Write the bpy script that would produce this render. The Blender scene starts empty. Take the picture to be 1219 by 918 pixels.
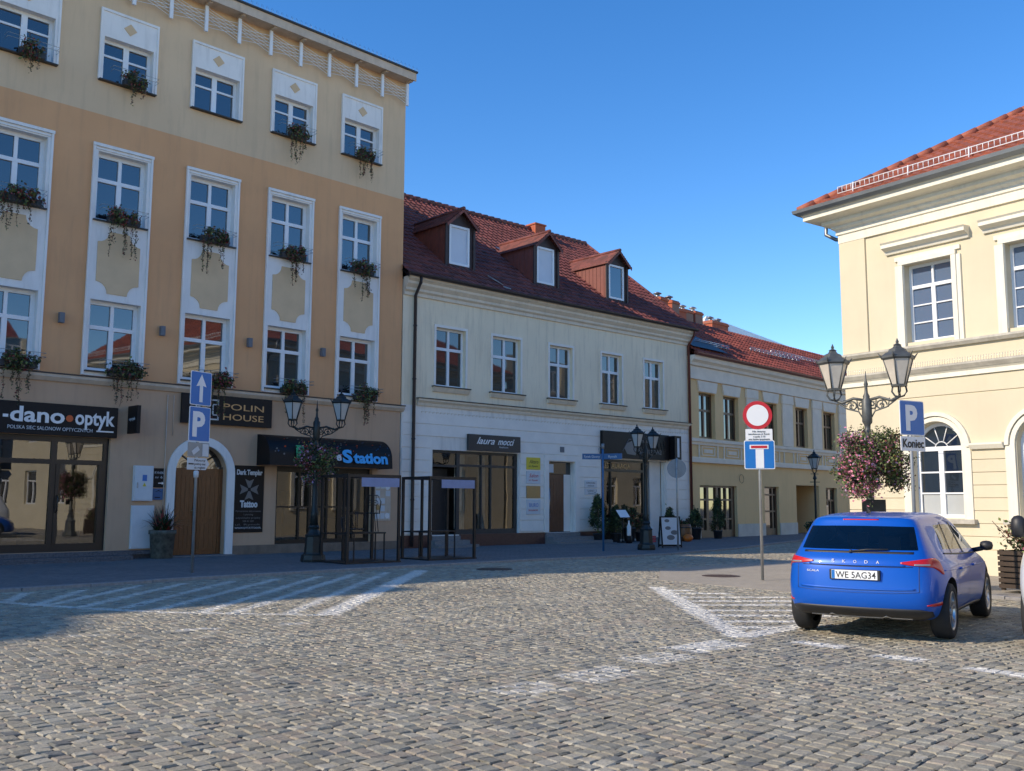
import bpy, bmesh, math, random
import numpy as np
from mathutils import Vector, Matrix
random.seed(7)
S = bpy.context.scene
COL = S.collection
R = math.radians

# ------------------------------------------------------------------ helpers
def tag(o, label=None, cat=None, group=None, kind=None):
    if label: o['label'] = label
    if cat: o['category'] = cat
    if group: o['group'] = group
    if kind: o['kind'] = kind
    return o

def empty(name, loc=(0, 0, 0), rz=0, label=None, cat=None, group=None, parent=None):
    o = bpy.data.objects.new(name, None); COL.objects.link(o)
    o.location = loc; o.rotation_euler = (0, 0, rz); o.empty_display_size = .2
    if parent: o.parent = parent
    return tag(o, label, cat, group)

def copy_tree(o, parent=None):
    c = o.copy(); COL.objects.link(c); c.parent = parent
    for ch in list(o.children): copy_tree(ch, c)
    return c

class MB:
    """collects faces; local matrix stack"""
    def __init__(s): s.v = []; s.f = []; s.m = []; s.M = Matrix(); s.mi = 0; s.sm = []
    def add(s, vs, fs, smooth=False):
        n = len(s.v)
        s.v += [tuple(s.M @ Vector(p)) for p in vs]
        for f in fs: s.f.append(tuple(i + n for i in f)); s.m.append(s.mi); s.sm.append(smooth)
        return s
    def box(s, x0, x1, y0, y1, z0, z1):
        if x0 > x1: x0, x1 = x1, x0
        if y0 > y1: y0, y1 = y1, y0
        if z0 > z1: z0, z1 = z1, z0
        return s.add([(x0,y0,z0),(x1,y0,z0),(x1,y1,z0),(x0,y1,z0),(x0,y0,z1),(x1,y0,z1),(x1,y1,z1),(x0,y1,z1)],
            [(0,3,2,1),(4,5,6,7),(0,1,5,4),(1,2,6,5),(2,3,7,6),(3,0,4,7)])
    def quad(s, a, b, c, d): return s.add([a, b, c, d], [(0, 1, 2, 3)])
    def prism_y(s, pts, y0, y1):
        """polygon in x,z (ccw seen from -y) extruded in y"""
        n = len(pts)
        vs = [(x, y0, z) for x, z in pts] + [(x, y1, z) for x, z in pts]
        fs = [tuple(range(n)), tuple(range(2*n-1, n-1, -1))] + [(i, i+n, (i+1) % n + n, (i+1) % n) for i in range(n)]
        return s.add(vs, fs)
    def prism_x(s, pts, x0, x1):
        """profile in y,z extruded along x"""
        n = len(pts)
        vs = [(x0, y, z) for y, z in pts] + [(x1, y, z) for y, z in pts]
        fs = [tuple(range(n-1, -1, -1)), tuple(range(n, 2*n))] + [(i, (i+1) % n, (i+1) % n + n, i+n) for i in range(n)]
        return s.add(vs, fs)
    def prism_z(s, pts, z0, z1):
        n = len(pts)
        vs = [(x, y, z0) for x, y in pts] + [(x, y, z1) for x, y in pts]
        fs = [tuple(range(n-1, -1, -1)), tuple(range(n, 2*n))] + [(i, (i+1) % n, (i+1) % n + n, i+n) for i in range(n)]
        return s.add(vs, fs)
    def lathe(s, prof, n=12, c=(0, 0), smooth=True, square=False, rot=0):
        """profile [(r,z)]"""
        vs = []; fs = []
        for r, z in prof:
            for k in range(n):
                a = 2*math.pi*k/n + rot
                vs.append((c[0]+r*math.cos(a), c[1]+r*math.sin(a), z))
        for j in range(len(prof)-1):
            for k in range(n):
                k2 = (k+1) % n
                fs.append((j*n+k, j*n+k2, (j+1)*n+k2, (j+1)*n+k))
        fs.append(tuple(range(n-1, -1, -1))); fs.append(tuple((len(prof)-1)*n+k for k in range(n)))
        return s.add(vs, fs, smooth)
    def tube(s, path, r, n=6, smooth=True):
        P = [Vector(p) for p in path]; vs = []; fs = []
        rr = r if isinstance(r, (list, tuple)) else [r]*len(P)
        for i, p in enumerate(P):
            t = (P[min(i+1, len(P)-1)] - P[max(i-1, 0)])
            if t.length < 1e-9: t = Vector((0, 0, 1))
            t.normalize()
            ref = Vector((0, 0, 1)) if abs(t.z) < .95 else Vector((1, 0, 0))
            a = t.cross(ref).normalized(); b = t.cross(a)
            for k in range(n):
                an = 2*math.pi*k/n
                vs.append(tuple(p + (a*math.cos(an) + b*math.sin(an))*rr[i]))
        for j in range(len(P)-1):
            for k in range(n):
                k2 = (k+1) % n
                fs.append((j*n+k, (j+1)*n+k, (j+1)*n+k2, j*n+k2))
        fs.append(tuple(range(n))); fs.append(tuple((len(P)-1)*n + k for k in range(n-1, -1, -1)))
        return s.add(vs, fs, smooth)
    def build(s, name, mats, parent=None, loc=None, rz=None, bevel=0, label=None, cat=None, group=None, kind=None):
        me = bpy.data.meshes.new(name)
        me.from_pydata(s.v, [], s.f)
        if not isinstance(mats, (list, tuple)): mats = [mats]
        for m in mats: me.materials.append(m)
        me.polygons.foreach_set('material_index', s.m)
        me.polygons.foreach_set('use_smooth', s.sm)
        me.update()
        o = bpy.data.objects.new(name, me); COL.objects.link(o)
        if parent: o.parent = parent
        if loc is not None: o.location = loc
        if rz is not None: o.rotation_euler = (0, 0, rz)
        if bevel:
            b = o.modifiers.new('bevel', 'BEVEL'); b.width = bevel; b.segments = 2; b.limit_method = 'ANGLE'; b.angle_limit = R(40)
        return tag(o, label, cat, group, kind)

def text(body, size, mat, parent, M, extrude=.008, name='lettering', shear=0, offset=0, align='LEFT', space=1, sx=1, width=None):
    """lettering as a mesh; M maps text plane (x right, y up) into parent space.  width: total width to fit"""
    cu = bpy.data.curves.new('t', 'FONT'); cu.body = body; cu.size = size; cu.extrude = extrude; cu.shear = shear
    cu.offset = offset; cu.align_x = align; cu.space_character = space; cu.resolution_u = 3
    to = bpy.data.objects.new('t', cu); COL.objects.link(to)
    dg = bpy.context.evaluated_depsgraph_get(); dg.update()
    me = bpy.data.meshes.new_from_object(to.evaluated_get(dg))
    bpy.data.objects.remove(to); bpy.data.curves.remove(cu)
    if width:
        xs = [v.co.x for v in me.vertices]; w = max(xs)-min(xs); x0 = min(xs)
        me.transform(Matrix.Translation((-x0, 0, 0))); me.transform(Matrix.Diagonal((width/w, 1, 1, 1)))
        if align == 'CENTER': me.transform(Matrix.Translation((-width/2, 0, 0)))
    else: me.transform(Matrix.Diagonal((sx, 1, 1, 1)))
    me.transform(M); me.name = name; me.materials.clear(); me.materials.append(mat)
    o = bpy.data.objects.new(name, me); COL.objects.link(o); o.parent = parent
    return o
def TM(x, y, z):   # text standing in the x,z plane facing -y
    return Matrix.Translation((x, y, z)) @ Matrix.Rotation(math.pi/2, 4, 'X')

# ------------------------------------------------------------------ materials
MATS = {}
def nodes(name):
    m = bpy.data.materials.new(name); m.use_nodes = True
    nt = m.node_tree; b = nt.nodes['Principled BSDF']
    MATS[name] = m
    return m, nt, nt.nodes, nt.links, b
def mixc(nt, fac, a, b):
    n = nt.nodes.new('ShaderNodeMix'); n.data_type = 'RGBA'
    for s_, v in ((n.inputs[0], fac), (n.inputs[6], a), (n.inputs[7], b)):
        if isinstance(v, (int, float)): s_.default_value = v
        elif isinstance(v, tuple): s_.default_value = (*v, 1) if len(v) == 3 else v
        else: nt.links.new(v, s_)
    return n.outputs[2]
def noise(nt, scale, detail=4, rough=.55, vec=None, dist=0):
    n = nt.nodes.new('ShaderNodeTexNoise'); n.inputs['Scale'].default_value = scale
    n.inputs['Detail'].default_value = detail; n.inputs['Roughness'].default_value = rough
    n.inputs['Distortion'].default_value = dist
    if vec: nt.links.new(vec, n.inputs['Vector'])
    return n.outputs['Fac']
def ramp(nt, fac, stops):
    n = nt.nodes.new('ShaderNodeValToRGB'); nt.links.new(fac, n.inputs[0])
    e = n.color_ramp.elements
    while len(e) < len(stops): e.new(.5)
    for el, (p, c) in zip(e, stops): el.position = p; el.color = (*c, 1) if len(c) == 3 else c
    return n.outputs[0]
def bump(nt, h, strength, dist, b):
    n = nt.nodes.new('ShaderNodeBump'); n.inputs['Strength'].default_value = strength; n.inputs['Distance'].default_value = dist
    nt.links.new(h, n.inputs['Height']); nt.links.new(n.outputs[0], b.inputs['Normal'])
    return n
def coord(nt, out='Object', scale=None):
    n = nt.nodes.new('ShaderNodeTexCoord'); o = n.outputs[out]
    if scale:
        mp = nt.nodes.new('ShaderNodeMapping'); mp.inputs['Scale'].default_value = scale
        nt.links.new(o, mp.inputs[0]); o = mp.outputs[0]
    return o
def plain(name, c, rough=.6, metal=0, var=.12, scale=6, bmp=.15, bd=.01, spec=.5, streak=False):
    m, nt, N, L, b = nodes(name)
    v = coord(nt)
    f = noise(nt, scale, 5, .6, v)
    lo = tuple(x*(1-var) for x in c); hi = tuple(min(1, x*(1+var)) for x in c)
    col = ramp(nt, f, [(.3, lo), (.7, hi)])
    if streak:
        f2 = noise(nt, 3, 4, .6, coord(nt, 'Object', (2.5, 2.5, .35)))
        col = mixc(nt, ramp(nt, f2, [(.52, (0,0,0)), (.75, (.35,.35,.35))]), col, tuple(x*.62 for x in c))
    L.new(col, b.inputs['Base Color'])
    b.inputs['Roughness'].default_value = rough; b.inputs['Metallic'].default_value = metal
    b.inputs['Specular IOR Level'].default_value = spec
    if bmp: bump(nt, noise(nt, scale*12, 4, .6, v), bmp, bd, b)
    return m
def stucco(name, zones, grooves=None, dirt=.5, scale=1.0):
    """render wall paint; zones [(z_from, colour)] by height in the wall's own coordinates"""
    m, nt, N, L, b = nodes(name)
    v = coord(nt); sp = N.new('ShaderNodeSeparateXYZ'); L.new(v, sp.inputs[0]); z = sp.outputs[2]
    col = None
    wob = N.new('ShaderNodeMath'); wob.operation = 'ADD'; L.new(z, wob.inputs[0]); wob.inputs[1].default_value = 0
    for z0, c in zones:
        if col is None: col = c; continue
        g = N.new('ShaderNodeMath'); g.operation = 'GREATER_THAN'; L.new(z, g.inputs[0]); g.inputs[1].default_value = z0
        col = mixc(nt, g.outputs[0], col, c)
    big = noise(nt, .45*scale, 5, .6, v)
    hs = N.new('ShaderNodeHueSaturation')
    if isinstance(col, tuple): hs.inputs['Color'].default_value = (*col, 1)
    else: L.new(col, hs.inputs['Color'])
    val = ramp(nt, big, [(.25, (.9,.9,.9)), (.75, (1.06,1.06,1.06))]); L.new(val, hs.inputs['Value'])
    c1 = hs.outputs[0]
    st = noise(nt, 2.2, 6, .65, coord(nt, 'Object', (2.2, 2.2, .22)))
    c2 = mixc(nt, ramp(nt, st, [(.5, (0,0,0)), (.85, (dirt*.5,)*3)]), c1, (.16,.13,.10))
    sp2 = noise(nt, 3.3, 8, .7, v)
    c3 = mixc(nt, ramp(nt, sp2, [(.62, (0,0,0)), (.8, (dirt*.35,)*3)]), c2, (.2,.17,.14))
    L.new(c3, b.inputs['Base Color']); b.inputs['Roughness'].default_value = .9
    b.inputs['Specular IOR Level'].default_value = .2
    bump(nt, noise(nt, 60, 4, .7, v), .25, .006, b)
    return m
def metalpaint(name, c, rough=.4, spec=.5): return plain(name, c, rough, 0, .1, 3, .05, .002, spec)
def glass_dark(name, c=(.012,.016,.02), ior=2.3, rough=.02):
    m, nt, N, L, b = nodes(name)
    b.inputs['Base Color'].default_value = (*c, 1); b.inputs['Roughness'].default_value = rough
    b.inputs['IOR'].default_value = ior
    bump(nt, noise(nt, .9, 2, .5, coord(nt)), .04, .05, b)
    return m
def glass_shop(name, refl=.13, tint=(.75,.8,.8)):
    m, nt, N, L, b = nodes(name); N.remove(b)
    out = N['Material Output']
    tr = N.new('ShaderNodeBsdfTransparent'); tr.inputs[0].default_value = (*tint, 1)
    gl = N.new('ShaderNodeBsdfGlossy'); gl.inputs['Roughness'].default_value = .01
    bn = N.new('ShaderNodeBump'); bn.inputs['Strength'].default_value = .03; bn.inputs['Distance'].default_value = .05
    L.new(noise(nt, .7, 2, .5, coord(nt)), bn.inputs['Height']); L.new(bn.outputs[0], gl.inputs['Normal'])
    fr = N.new('ShaderNodeFresnel'); fr.inputs[0].default_value = 1.5
    ad = N.new('ShaderNodeMath'); ad.operation = 'ADD'; ad.use_clamp = True; ad.inputs[1].default_value = refl; L.new(fr.outputs[0], ad.inputs[0])
    mx = N.new('ShaderNodeMixShader'); L.new(ad.outputs[0], mx.inputs[0]); L.new(tr.outputs[0], mx.inputs[1]); L.new(gl.outputs[0], mx.inputs[2])
    L.new(mx.outputs[0], out.inputs[0])
    return m
def wood(name, c, ax=(1, 1, .12)):
    m, nt, N, L, b = nodes(name)
    v = coord(nt, 'Object', (ax[0]*14, ax[1]*14, ax[2]*14))
    f = noise(nt, 1.2, 6, .7, v, 1.5)
    L.new(ramp(nt, f, [(.3, tuple(x*.6 for x in c)), (.6, c), (.8, tuple(x*1.25 for x in c))]), b.inputs['Base Color'])
    b.inputs['Roughness'].default_value = .45; bump(nt, f, .2, .004, b)
    return m
def tile(name, c, var=.35):
    m, nt, N, L, b = nodes(name)
    v = coord(nt)
    vo = N.new('ShaderNodeTexVoronoi'); vo.inputs['Scale'].default_value = 3.4; L.new(v, vo.inputs['Vector'])
    sp = N.new('ShaderNodeSeparateColor'); L.new(vo.outputs['Color'], sp.inputs[0])
    f = noise(nt, 1.1, 6, .65, v)
    a = ramp(nt, sp.outputs[0], [(0, tuple(x*(1-var) for x in c)), (1, tuple(min(1, x*(1+var)) for x in c))])
    a = mixc(nt, ramp(nt, f, [(.5, (0,0,0)), (.8, (.6,.6,.6))]), a, (.07,.055,.045))
    L.new(a, b.inputs['Base Color']); b.inputs['Roughness'].default_value = .7
    bump(nt, noise(nt, 40, 4, .6, v), .2, .005, b)
    return m

WHITE = (.78,.78,.76)
M = dict(
 wallA=stucco('facade_paint_ochre', [(-1, (.58,.385,.25)), (4.66, (.72,.385,.19)), (11.69, (.72,.52,.33))], dirt=.45),
 trimA=plain('white_render', (.82,.80,.77), .85, 0, .05, 1.2, .1, .004, .2, True),
 panelA=plain('sand_render_panel', (.68,.49,.30), .9, 0, .06, 2, .2, .004, .2),
 bandA=plain('stone_band', (.60,.49,.38), .85, 0, .12, 3, .15, .006, .2, True),
 wallB=stucco('facade_paint_cream_grey', [(-1, (.87,.81,.73)), (4.76, (.90,.77,.56))], dirt=.85),
 trimB=plain('cream_moulding', (.76,.65,.50), .85, 0, .08, 2, .12, .004, .2, True),
 whiteB=plain('pale_surround', (.87,.81,.73), .85, 0, .05, 2, .1, .004, .2),
 wallC=stucco('facade_paint_mustard', [(-1, (.84,.58,.29))], dirt=.25),
 trimC=plain('pale_stone_trim', (.84,.73,.58), .85, 0, .07, 2, .12, .004, .2),
 plinthC=plain('pale_plinth', (.62,.58,.50), .85, 0, .1, 2, .12, .004, .2),
 wallR=stucco('facade_paint_butter', [(-1, (.675,.595,.43))], dirt=.12),
 trimR=plain('town_hall_trim', (.78,.74,.62), .85, 0, .05, 2, .1, .004, .2, True),
 trimRg=plain('weathered_cornice', (.50,.47,.40), .9, 0, .2, 4, .2, .006, .2, True),
 pvc=plain('white_window_frame', (.80,.81,.82), .35, 0, .03, 2, .03, .001),
 brownframe=plain('brown_window_frame', (.13,.07,.035), .45, 0, .1, 4, .05, .002),
 blackframe=plain('black_shop_frame', (.012,.012,.013), .35, 0, .1, 4, .03, .002),
 greyframe=plain('anthracite_frame', (.035,.036,.038), .4, 0, .1, 4, .03, .002),
 glass=glass_dark('window_glass'),
 glassR=glass_dark('window_glass_sky_tint', (.10,.15,.24), 1.9),  # pale blue base colour paints a sky reflection into the panes
 glassB=glass_dark('window_glass_soft', (.02,.02,.02), 2.0, .03),
 shopglass=glass_shop('shop_glass'),
 curtain=plain('pale_curtain', (.55,.5,.42), .9, 0, .3, 3, .2, .02),
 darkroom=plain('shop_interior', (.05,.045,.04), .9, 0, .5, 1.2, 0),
 sill=plain('dark_sill_metal', (.05,.045,.042), .5, .3, .2, 4, .05, .002),
 zinc=plain('zinc_gutter', (.30,.32,.33), .4, .7, .1, 3, .05, .002),
 gutterB=plain('dark_gutter', (.035,.025,.025), .45, .2, .1, 3, .05, .002),
 gutterC=plain('oxide_red_gutter', (.16,.045,.03), .5, .1, .1, 3, .05, .002),
 tileB=tile('roof_tile_brown_red', (.175,.05,.038)),
 tileC=tile('roof_tile_red', (.27,.065,.04)),
 tileR=tile('roof_tile_orange', (.33,.095,.05), .22),
 cheek=plain('dormer_cladding_red', (.20,.058,.042), .6, 0, .12, 4, .1, .004),
 dormerdark=plain('dormer_front_dark', (.045,.025,.022), .6, 0, .12, 4, .1, .004),
 blind=plain('window_blind_paper', (.62,.66,.72), .6, 0, .04, 2, .05, .002),
 brick=None,
 graniteB=plain('polished_brown_granite', (.10,.045,.035), .35, 0, .3, 25, .03, .001),
 stone=plain('grey_granite_steps', (.20,.20,.20), .8, 0, .25, 30, .2, .004),
 stoneA=plain('dark_granite_slab', (.10,.10,.11), .7, 0, .5, 22, .3, .006),
 plinthA=plain('worn_render_plinth', (.22,.17,.13), .9, 0, .2, 3, .2, .006, .2, True),
 door=wood('varnished_door_wood', (.24,.095,.03)),
 doorB=wood('brown_door_wood', (.15,.062,.03)),
 slat=wood('weathered_slat_wood', (.055,.035,.022), (.12, 1, 1)),
 iron=plain('cast_iron_green_black', (.022,.028,.028), .45, .3, .2, 6, .1, .002),
 irongrey=plain('cast_iron_weathered', (.10,.105,.10), .5, .3, .25, 6, .1, .002),
 lampglass=plain('frosted_lamp_glass', (.42,.44,.44), .2, 0, .05, 2, 0),
 lampglassW=plain('frosted_lamp_glass_warm', (.55,.50,.42), .25, 0, .12, 5, 0),
 steel=plain('galvanised_pole', (.36,.37,.37), .4, .6, .12, 5, .05, .002),
 steelback=plain('sign_back_grey', (.26,.28,.30), .45, .3, .08, 5, .05, .002),
 blue=plain('sign_blue', (.008,.15,.48), .35, 0, .04, 2, 0),
 bluedull=plain('street_name_blue', (.03,.12,.27), .4, 0, .06, 2, 0),
 red=plain('sign_red', (.52,.012,.02), .35, 0, .04, 2, 0),
 white=plain('sign_white', (.8,.8,.8), .35, 0, .02, 2, 0),
 offwhite=plain('paper_white', (.62,.64,.66), .6, 0, .05, 4, 0),
 black=plain('sign_black', (.006,.006,.007), .5, 0, .05, 3, .03, .002, .3),
 sunblack=plain('letter_black', (.02,.02,.02), .5, 0, 0, 2, 0),
 gold=plain('letter_gold', (.42,.30,.16), .35, .5, .05, 3, 0),
 orange=plain('letter_orange', (.62,.10,.02), .4, 0, 0, 2, 0),
 cyan=plain('letter_sky_blue', (.06,.42,.85), .4, 0, 0, 2, 0),
 green=plain('letter_green', (.03,.35,.14), .4, 0, 0, 2, 0),
 yellow=plain('plate_yellow', (.65,.52,.04), .45, 0, .05, 2, 0),
 brass=plain('plate_brass', (.30,.25,.14), .3, .6, .1, 3, 0),
 greyletter=plain('letter_grey', (.16,.16,.16), .5, 0, 0, 2, 0),
 cage=plain('cage_black_steel', (.022,.02,.02), .5, .2, .3, 6, .1, .002),
 banner=plain('lilac_banner', (.26,.30,.48), .8, 0, .08, 5, .1, .004),
 pot=plain('dark_plastic_pot', (.035,.035,.038), .6, 0, .15, 5, .05, .002),
 potstone=plain('mossy_stone_pot', (.11,.115,.10), .9, 0, .5, 9, .6, .02),
 potwhite=plain('white_pot', (.7,.7,.7), .4, 0, .05, 5, .03, .002),
 potred=plain('red_crate', (.45,.02,.04), .5, 0, .05, 5, .03, .002),
 pumpkin=plain('orange_pumpkin', (.65,.16,.02), .45, 0, .15, 5, .05, .004),
 leaf=plain('leaf_green', (.055,.085,.025), .6, 0, .4, 9, 0),
 leafd=plain('leaf_dark_green', (.022,.042,.016), .6, 0, .4, 9, 0),
 leafl=plain('leaf_light_green', (.17,.21,.06), .6, 0, .3, 9, 0),
 twig=plain('dry_twig', (.12,.075,.045), .8, 0, .3, 9, 0),
 pink=plain('petal_pink', (.66,.22,.32), .6, 0, .3, 9, 0),
 dullred=plain('petal_dull_red', (.22,.035,.035), .6, 0, .4, 9, 0),
 purple=plain('petal_purple', (.36,.22,.34), .6, 0, .3, 9, 0),
 pale=plain('pale_metal_roof', (.90,.84,.72), .6, .0, .06, 1, .05, .004),
 concrete=plain('kerb_stone', (.27,.26,.25), .85, 0, .2, 12, .3, .004),
 rubber=plain('tyre_rubber', (.018,.018,.019), .8, 0, .2, 20, .1, .002),
 rim=plain('alloy_rim', (.5,.5,.51), .3, .9, .05, 3, 0),
 plastic=plain('black_plastic_trim', (.022,.022,.024), .5, 0, .1, 9, .05, .001),
 grit=plain('grey_plastic_bumper', (.14,.15,.17), .55, 0, .1, 9, .05, .001),
 silver=plain('satin_silver', (.55,.56,.58), .25, .9, .03, 3, 0),
 iron_cover=plain('rusty_manhole_iron', (.09,.06,.045), .7, .4, .4, 20, .3, .004),
)
def brickmat():
    m, nt, N, L, b = nodes('chimney_brick')
    br = N.new('ShaderNodeTexBrick'); br.inputs['Scale'].default_value = 4.0
    br.inputs['Color1'].default_value = (.50,.12,.05,1); br.inputs['Color2'].default_value = (.40,.095,.045,1); br.inputs['Mortar'].default_value = (.30,.16,.11,1)
    br.inputs['Mortar Size'].default_value = .012
    L.new(coord(nt), br.inputs['Vector']); L.new(br.outputs[0], b.inputs['Base Color']); b.inputs['Roughness'].default_value = .85
    return m
M['brick'] = brickmat()
def carpaint(name, c):
    m, nt, N, L, b = nodes(name)
    b.inputs['Base Color'].default_value = (*c, 1); b.inputs['Metallic'].default_value = .1; b.inputs['Roughness'].default_value = .35
    b.inputs['Coat Weight'].default_value = .55; b.inputs['Specular IOR Level'].default_value = .25; b.inputs['Coat Roughness'].default_value = .03; b.inputs['Coat IOR'].default_value = 1.42
    f = noise(nt, 900, 2, .5, coord(nt)); bump(nt, f, .02, .0005, b)
    return m
M['blue_paint'] = carpaint('metallic_blue_car_paint', (.004,.088,.45))
M['white_paint'] = carpaint('white_van_paint', (.72,.74,.75))
M['car_glass'] = glass_shop('car_glass', .04, (.72,.76,.75))
M['seat'] = plain('dark_seat_fabric', (.03,.03,.035), .9, 0, .2, 8, .1, .004)
m, nt, N, L, b = nodes('tail_lamp_red'); b.inputs['Base Color'].default_value = (.50,.008,.012,1); b.inputs['Roughness'].default_value = .3; b.inputs['Coat Weight'].default_value = .3; b.inputs['Emission Color'].default_value = (0,0,0,1)
M['lamp_red'] = m
m, nt, N, L, b = nodes('headlamp_clear'); b.inputs['Base Color'].default_value = (.35,.37,.38,1); b.inputs['Roughness'].default_value = .1; b.inputs['Coat Weight'].default_value = 1; b.inputs['Metallic'].default_value = .4
M['lamp_clear'] = m

# ------------------------------------------------------------------ site frame
class Facade:
    def __init__(s, P, ang): s.P = P; s.a = R(ang); s.u = (math.cos(s.a), math.sin(s.a)); s.n = (s.u[1], -s.u[0])
    def w(s, a, n=0, z=0): return (s.P[0]+s.u[0]*a+s.n[0]*n, s.P[1]+s.u[1]*a+s.n[1]*n, z)
FA = Facade((-3.680, 31.967), 45.0)
FB = Facade((-3.645, 32.002), 42.5)
FC = Facade((7.7096, 42.4062), 47.1)
FR = Facade((8.3764, 24.1787), -54.2)

def arc(cx, cz, r, a0, a1, n):
    return [(cx + r*math.cos(R(a0+(a1-a0)*i/n)), cz + r*math.sin(R(a0+(a1-a0)*i/n))) for i in range(n+1)]
def wall(mb, x0, x1, z0, z1, holes, depth=.25, y=0):
    """sheet facing -y with openings (a,b,c,d[,arch]) and their reveals"""
    xs = sorted({x0, x1, *[h[0] for h in holes], *[h[1] for h in holes]})
    zs = sorted({z0, z1, *[h[2] for h in holes], *[h[3] for h in holes]})
    for i in range(len(xs)-1):
        for j in range(len(zs)-1):
            mx, mz = (xs[i]+xs[i+1])/2, (zs[j]+zs[j+1])/2
            if any(h[0] < mx < h[1] and h[2] < mz < h[3] for h in holes): continue
            mb.quad((xs[i], y, zs[j]), (xs[i+1], y, zs[j]), (xs[i+1], y, zs[j+1]), (xs[i], y, zs[j+1]))
    for h in holes:
        a, b, c, d = h[:4]; yd = y + depth
        arch = len(h) > 4 and h[4]
        if not arch:
            mb.quad((a, y, c), (a, yd, c), (a, yd, d), (a, y, d)); mb.quad((b, yd, c), (b, y, c), (b, y, d), (b, yd, d))
            mb.quad((a, y, d), (a, yd, d), (b, yd, d), (b, y, d)); mb.quad((a, yd, c), (a, y, c), (b, y, c), (b, yd, c))
        else:
            r = (b-a)/2; cz = d-r; cx = (a+b)/2
            p = arc(cx, cz, r, 180, 0, 20)
            mb.quad((a, y, c), (a, yd, c), (a, yd, cz), (a, y, cz)); mb.quad((b, yd, c), (b, y, c), (b, y, cz), (b, yd, cz))
            mb.quad((a, yd, c), (a, y, c), (b, y, c), (b, yd, c))
            for q0, q1 in zip(p[:-1], p[1:]):
                mb.quad((q0[0], y, q0[1]), (q0[0], yd, q0[1]), (q1[0], yd, q1[1]), (q1[0], y, q1[1]))
                mb.quad((q0[0], y, q0[1]), (q1[0], y, q1[1]), (q1[0], y, d), (q0[0], y, d))
def body(mb, x0, x1, z0, z1, D, y=0, back=True):
    mb.quad((x0, y+D, z0), (x0, y, z0), (x0, y, z1), (x0, y+D, z1)); mb.quad((x1, y, z0), (x1, y+D, z0), (x1, y+D, z1), (x1, y, z1))
    if back: mb.quad((x1, y+D, z0), (x0, y+D, z0), (x0, y+D, z1), (x1, y+D, z1))

def window(par, a, b, c, d, y, fm, gm, mull=(), trans=(), bars=(), fw=.07, mw=.10, tw=.09, arch=False, name='window', sill=None, sillw=.06, sillout=.10, t=.06, fan=0):
    """mull: x fractions (full height below the transom), trans: z values, bars: (x0f,x1f,z)"""
    f = MB(); W = b-a
    r = W/2; top = d-r if arch else d
    f.box(a, a+fw, y, y+t, c, top); f.box(b-fw, b, y, y+t, c, top); f.box(a+fw, b-fw, y, y+t, c, c+fw)
    if arch:
        po = arc((a+b)/2, top, r, 180, 0, 20); pi_ = arc((a+b)/2, top, r-fw, 180, 0, 20)
        for k in range(20):
            o0, o1, i0, i1 = po[k], po[k+1], pi_[k], pi_[k+1]
            f.add([(o0[0], y, o0[1]), (o1[0], y, o1[1]), (i1[0], y, i1[1]), (i0[0], y, i0[1])], [(0, 3, 2, 1)])
            f.add([(i0[0], y, i0[1]), (i1[0], y, i1[1]), (i1[0], y+t, i1[1]), (i0[0], y+t, i0[1])], [(0, 1, 2, 3)])
        f.box(a+fw, b-fw, y-.012, y+t, top-tw/2, top+tw/2)
        for k in range(1, fan):
            an = math.pi*k/fan; cx = (a+b)/2
            f.tube([(cx + .16*math.cos(an), y+.03, top+.16*math.sin(an)), (cx+(r-fw)*math.cos(an), y+.03, top+(r-fw)*math.sin(an))], .014, 4)
        if fan: 
            for q0, q1 in zip(arc((a+b)/2, top, .16, 180, 0, 8)[:-1], arc((a+b)/2, top, .16, 180, 0, 8)[1:]):
                f.tube([(q0[0], y+.03, q0[1]), (q1[0], y+.03, q1[1])], .014, 4)
    else: f.box(a+fw, b-fw, y, y+t, d-fw, d)
    for z in trans: f.box(a+fw, b-fw, y-.012, y+t, z-tw/2, z+tw/2)
    ztop = (min(trans)-tw/2) if trans else top - (tw/2 if arch else fw)
    for m_ in mull:
        if isinstance(m_, tuple): xf, z0, z1, w_ = m_
        else: xf, z0, z1, w_ = m_, c+fw, ztop, mw
        x = a + W*xf; f.box(x-w_/2, x+w_/2, y-.008, y+t, z0, z1)
    for x0f, x1f, z, w_ in bars: f.box(a+W*x0f, a+W*x1f, y+.006, y+t, z-w_/2, z+w_/2)
    o = f.build(name, fm, par)
    g = MB(); yg = y + t*.7
    if arch:
        pts = [(a+.01, yg, c+.01), (b-.01, yg, c+.01)] + [(q[0], yg, q[1]) for q in arc((a+b)/2, top, r-.01, 0, 180, 16)]
        g.add(pts, [tuple(range(len(pts)))])
    else: g.quad((a+.01, yg, c+.01), (b-.01, yg, c+.01), (b-.01, yg, d-.01), (a+.01, yg, d-.01))
    g.build('pane', gm, o)
    if sill:
        s_ = MB(); s_.box(a-sillw, b+sillw, -sillout, y, c-.035, c-.003); s_.build('sill', sill, o)
    return o

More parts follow.
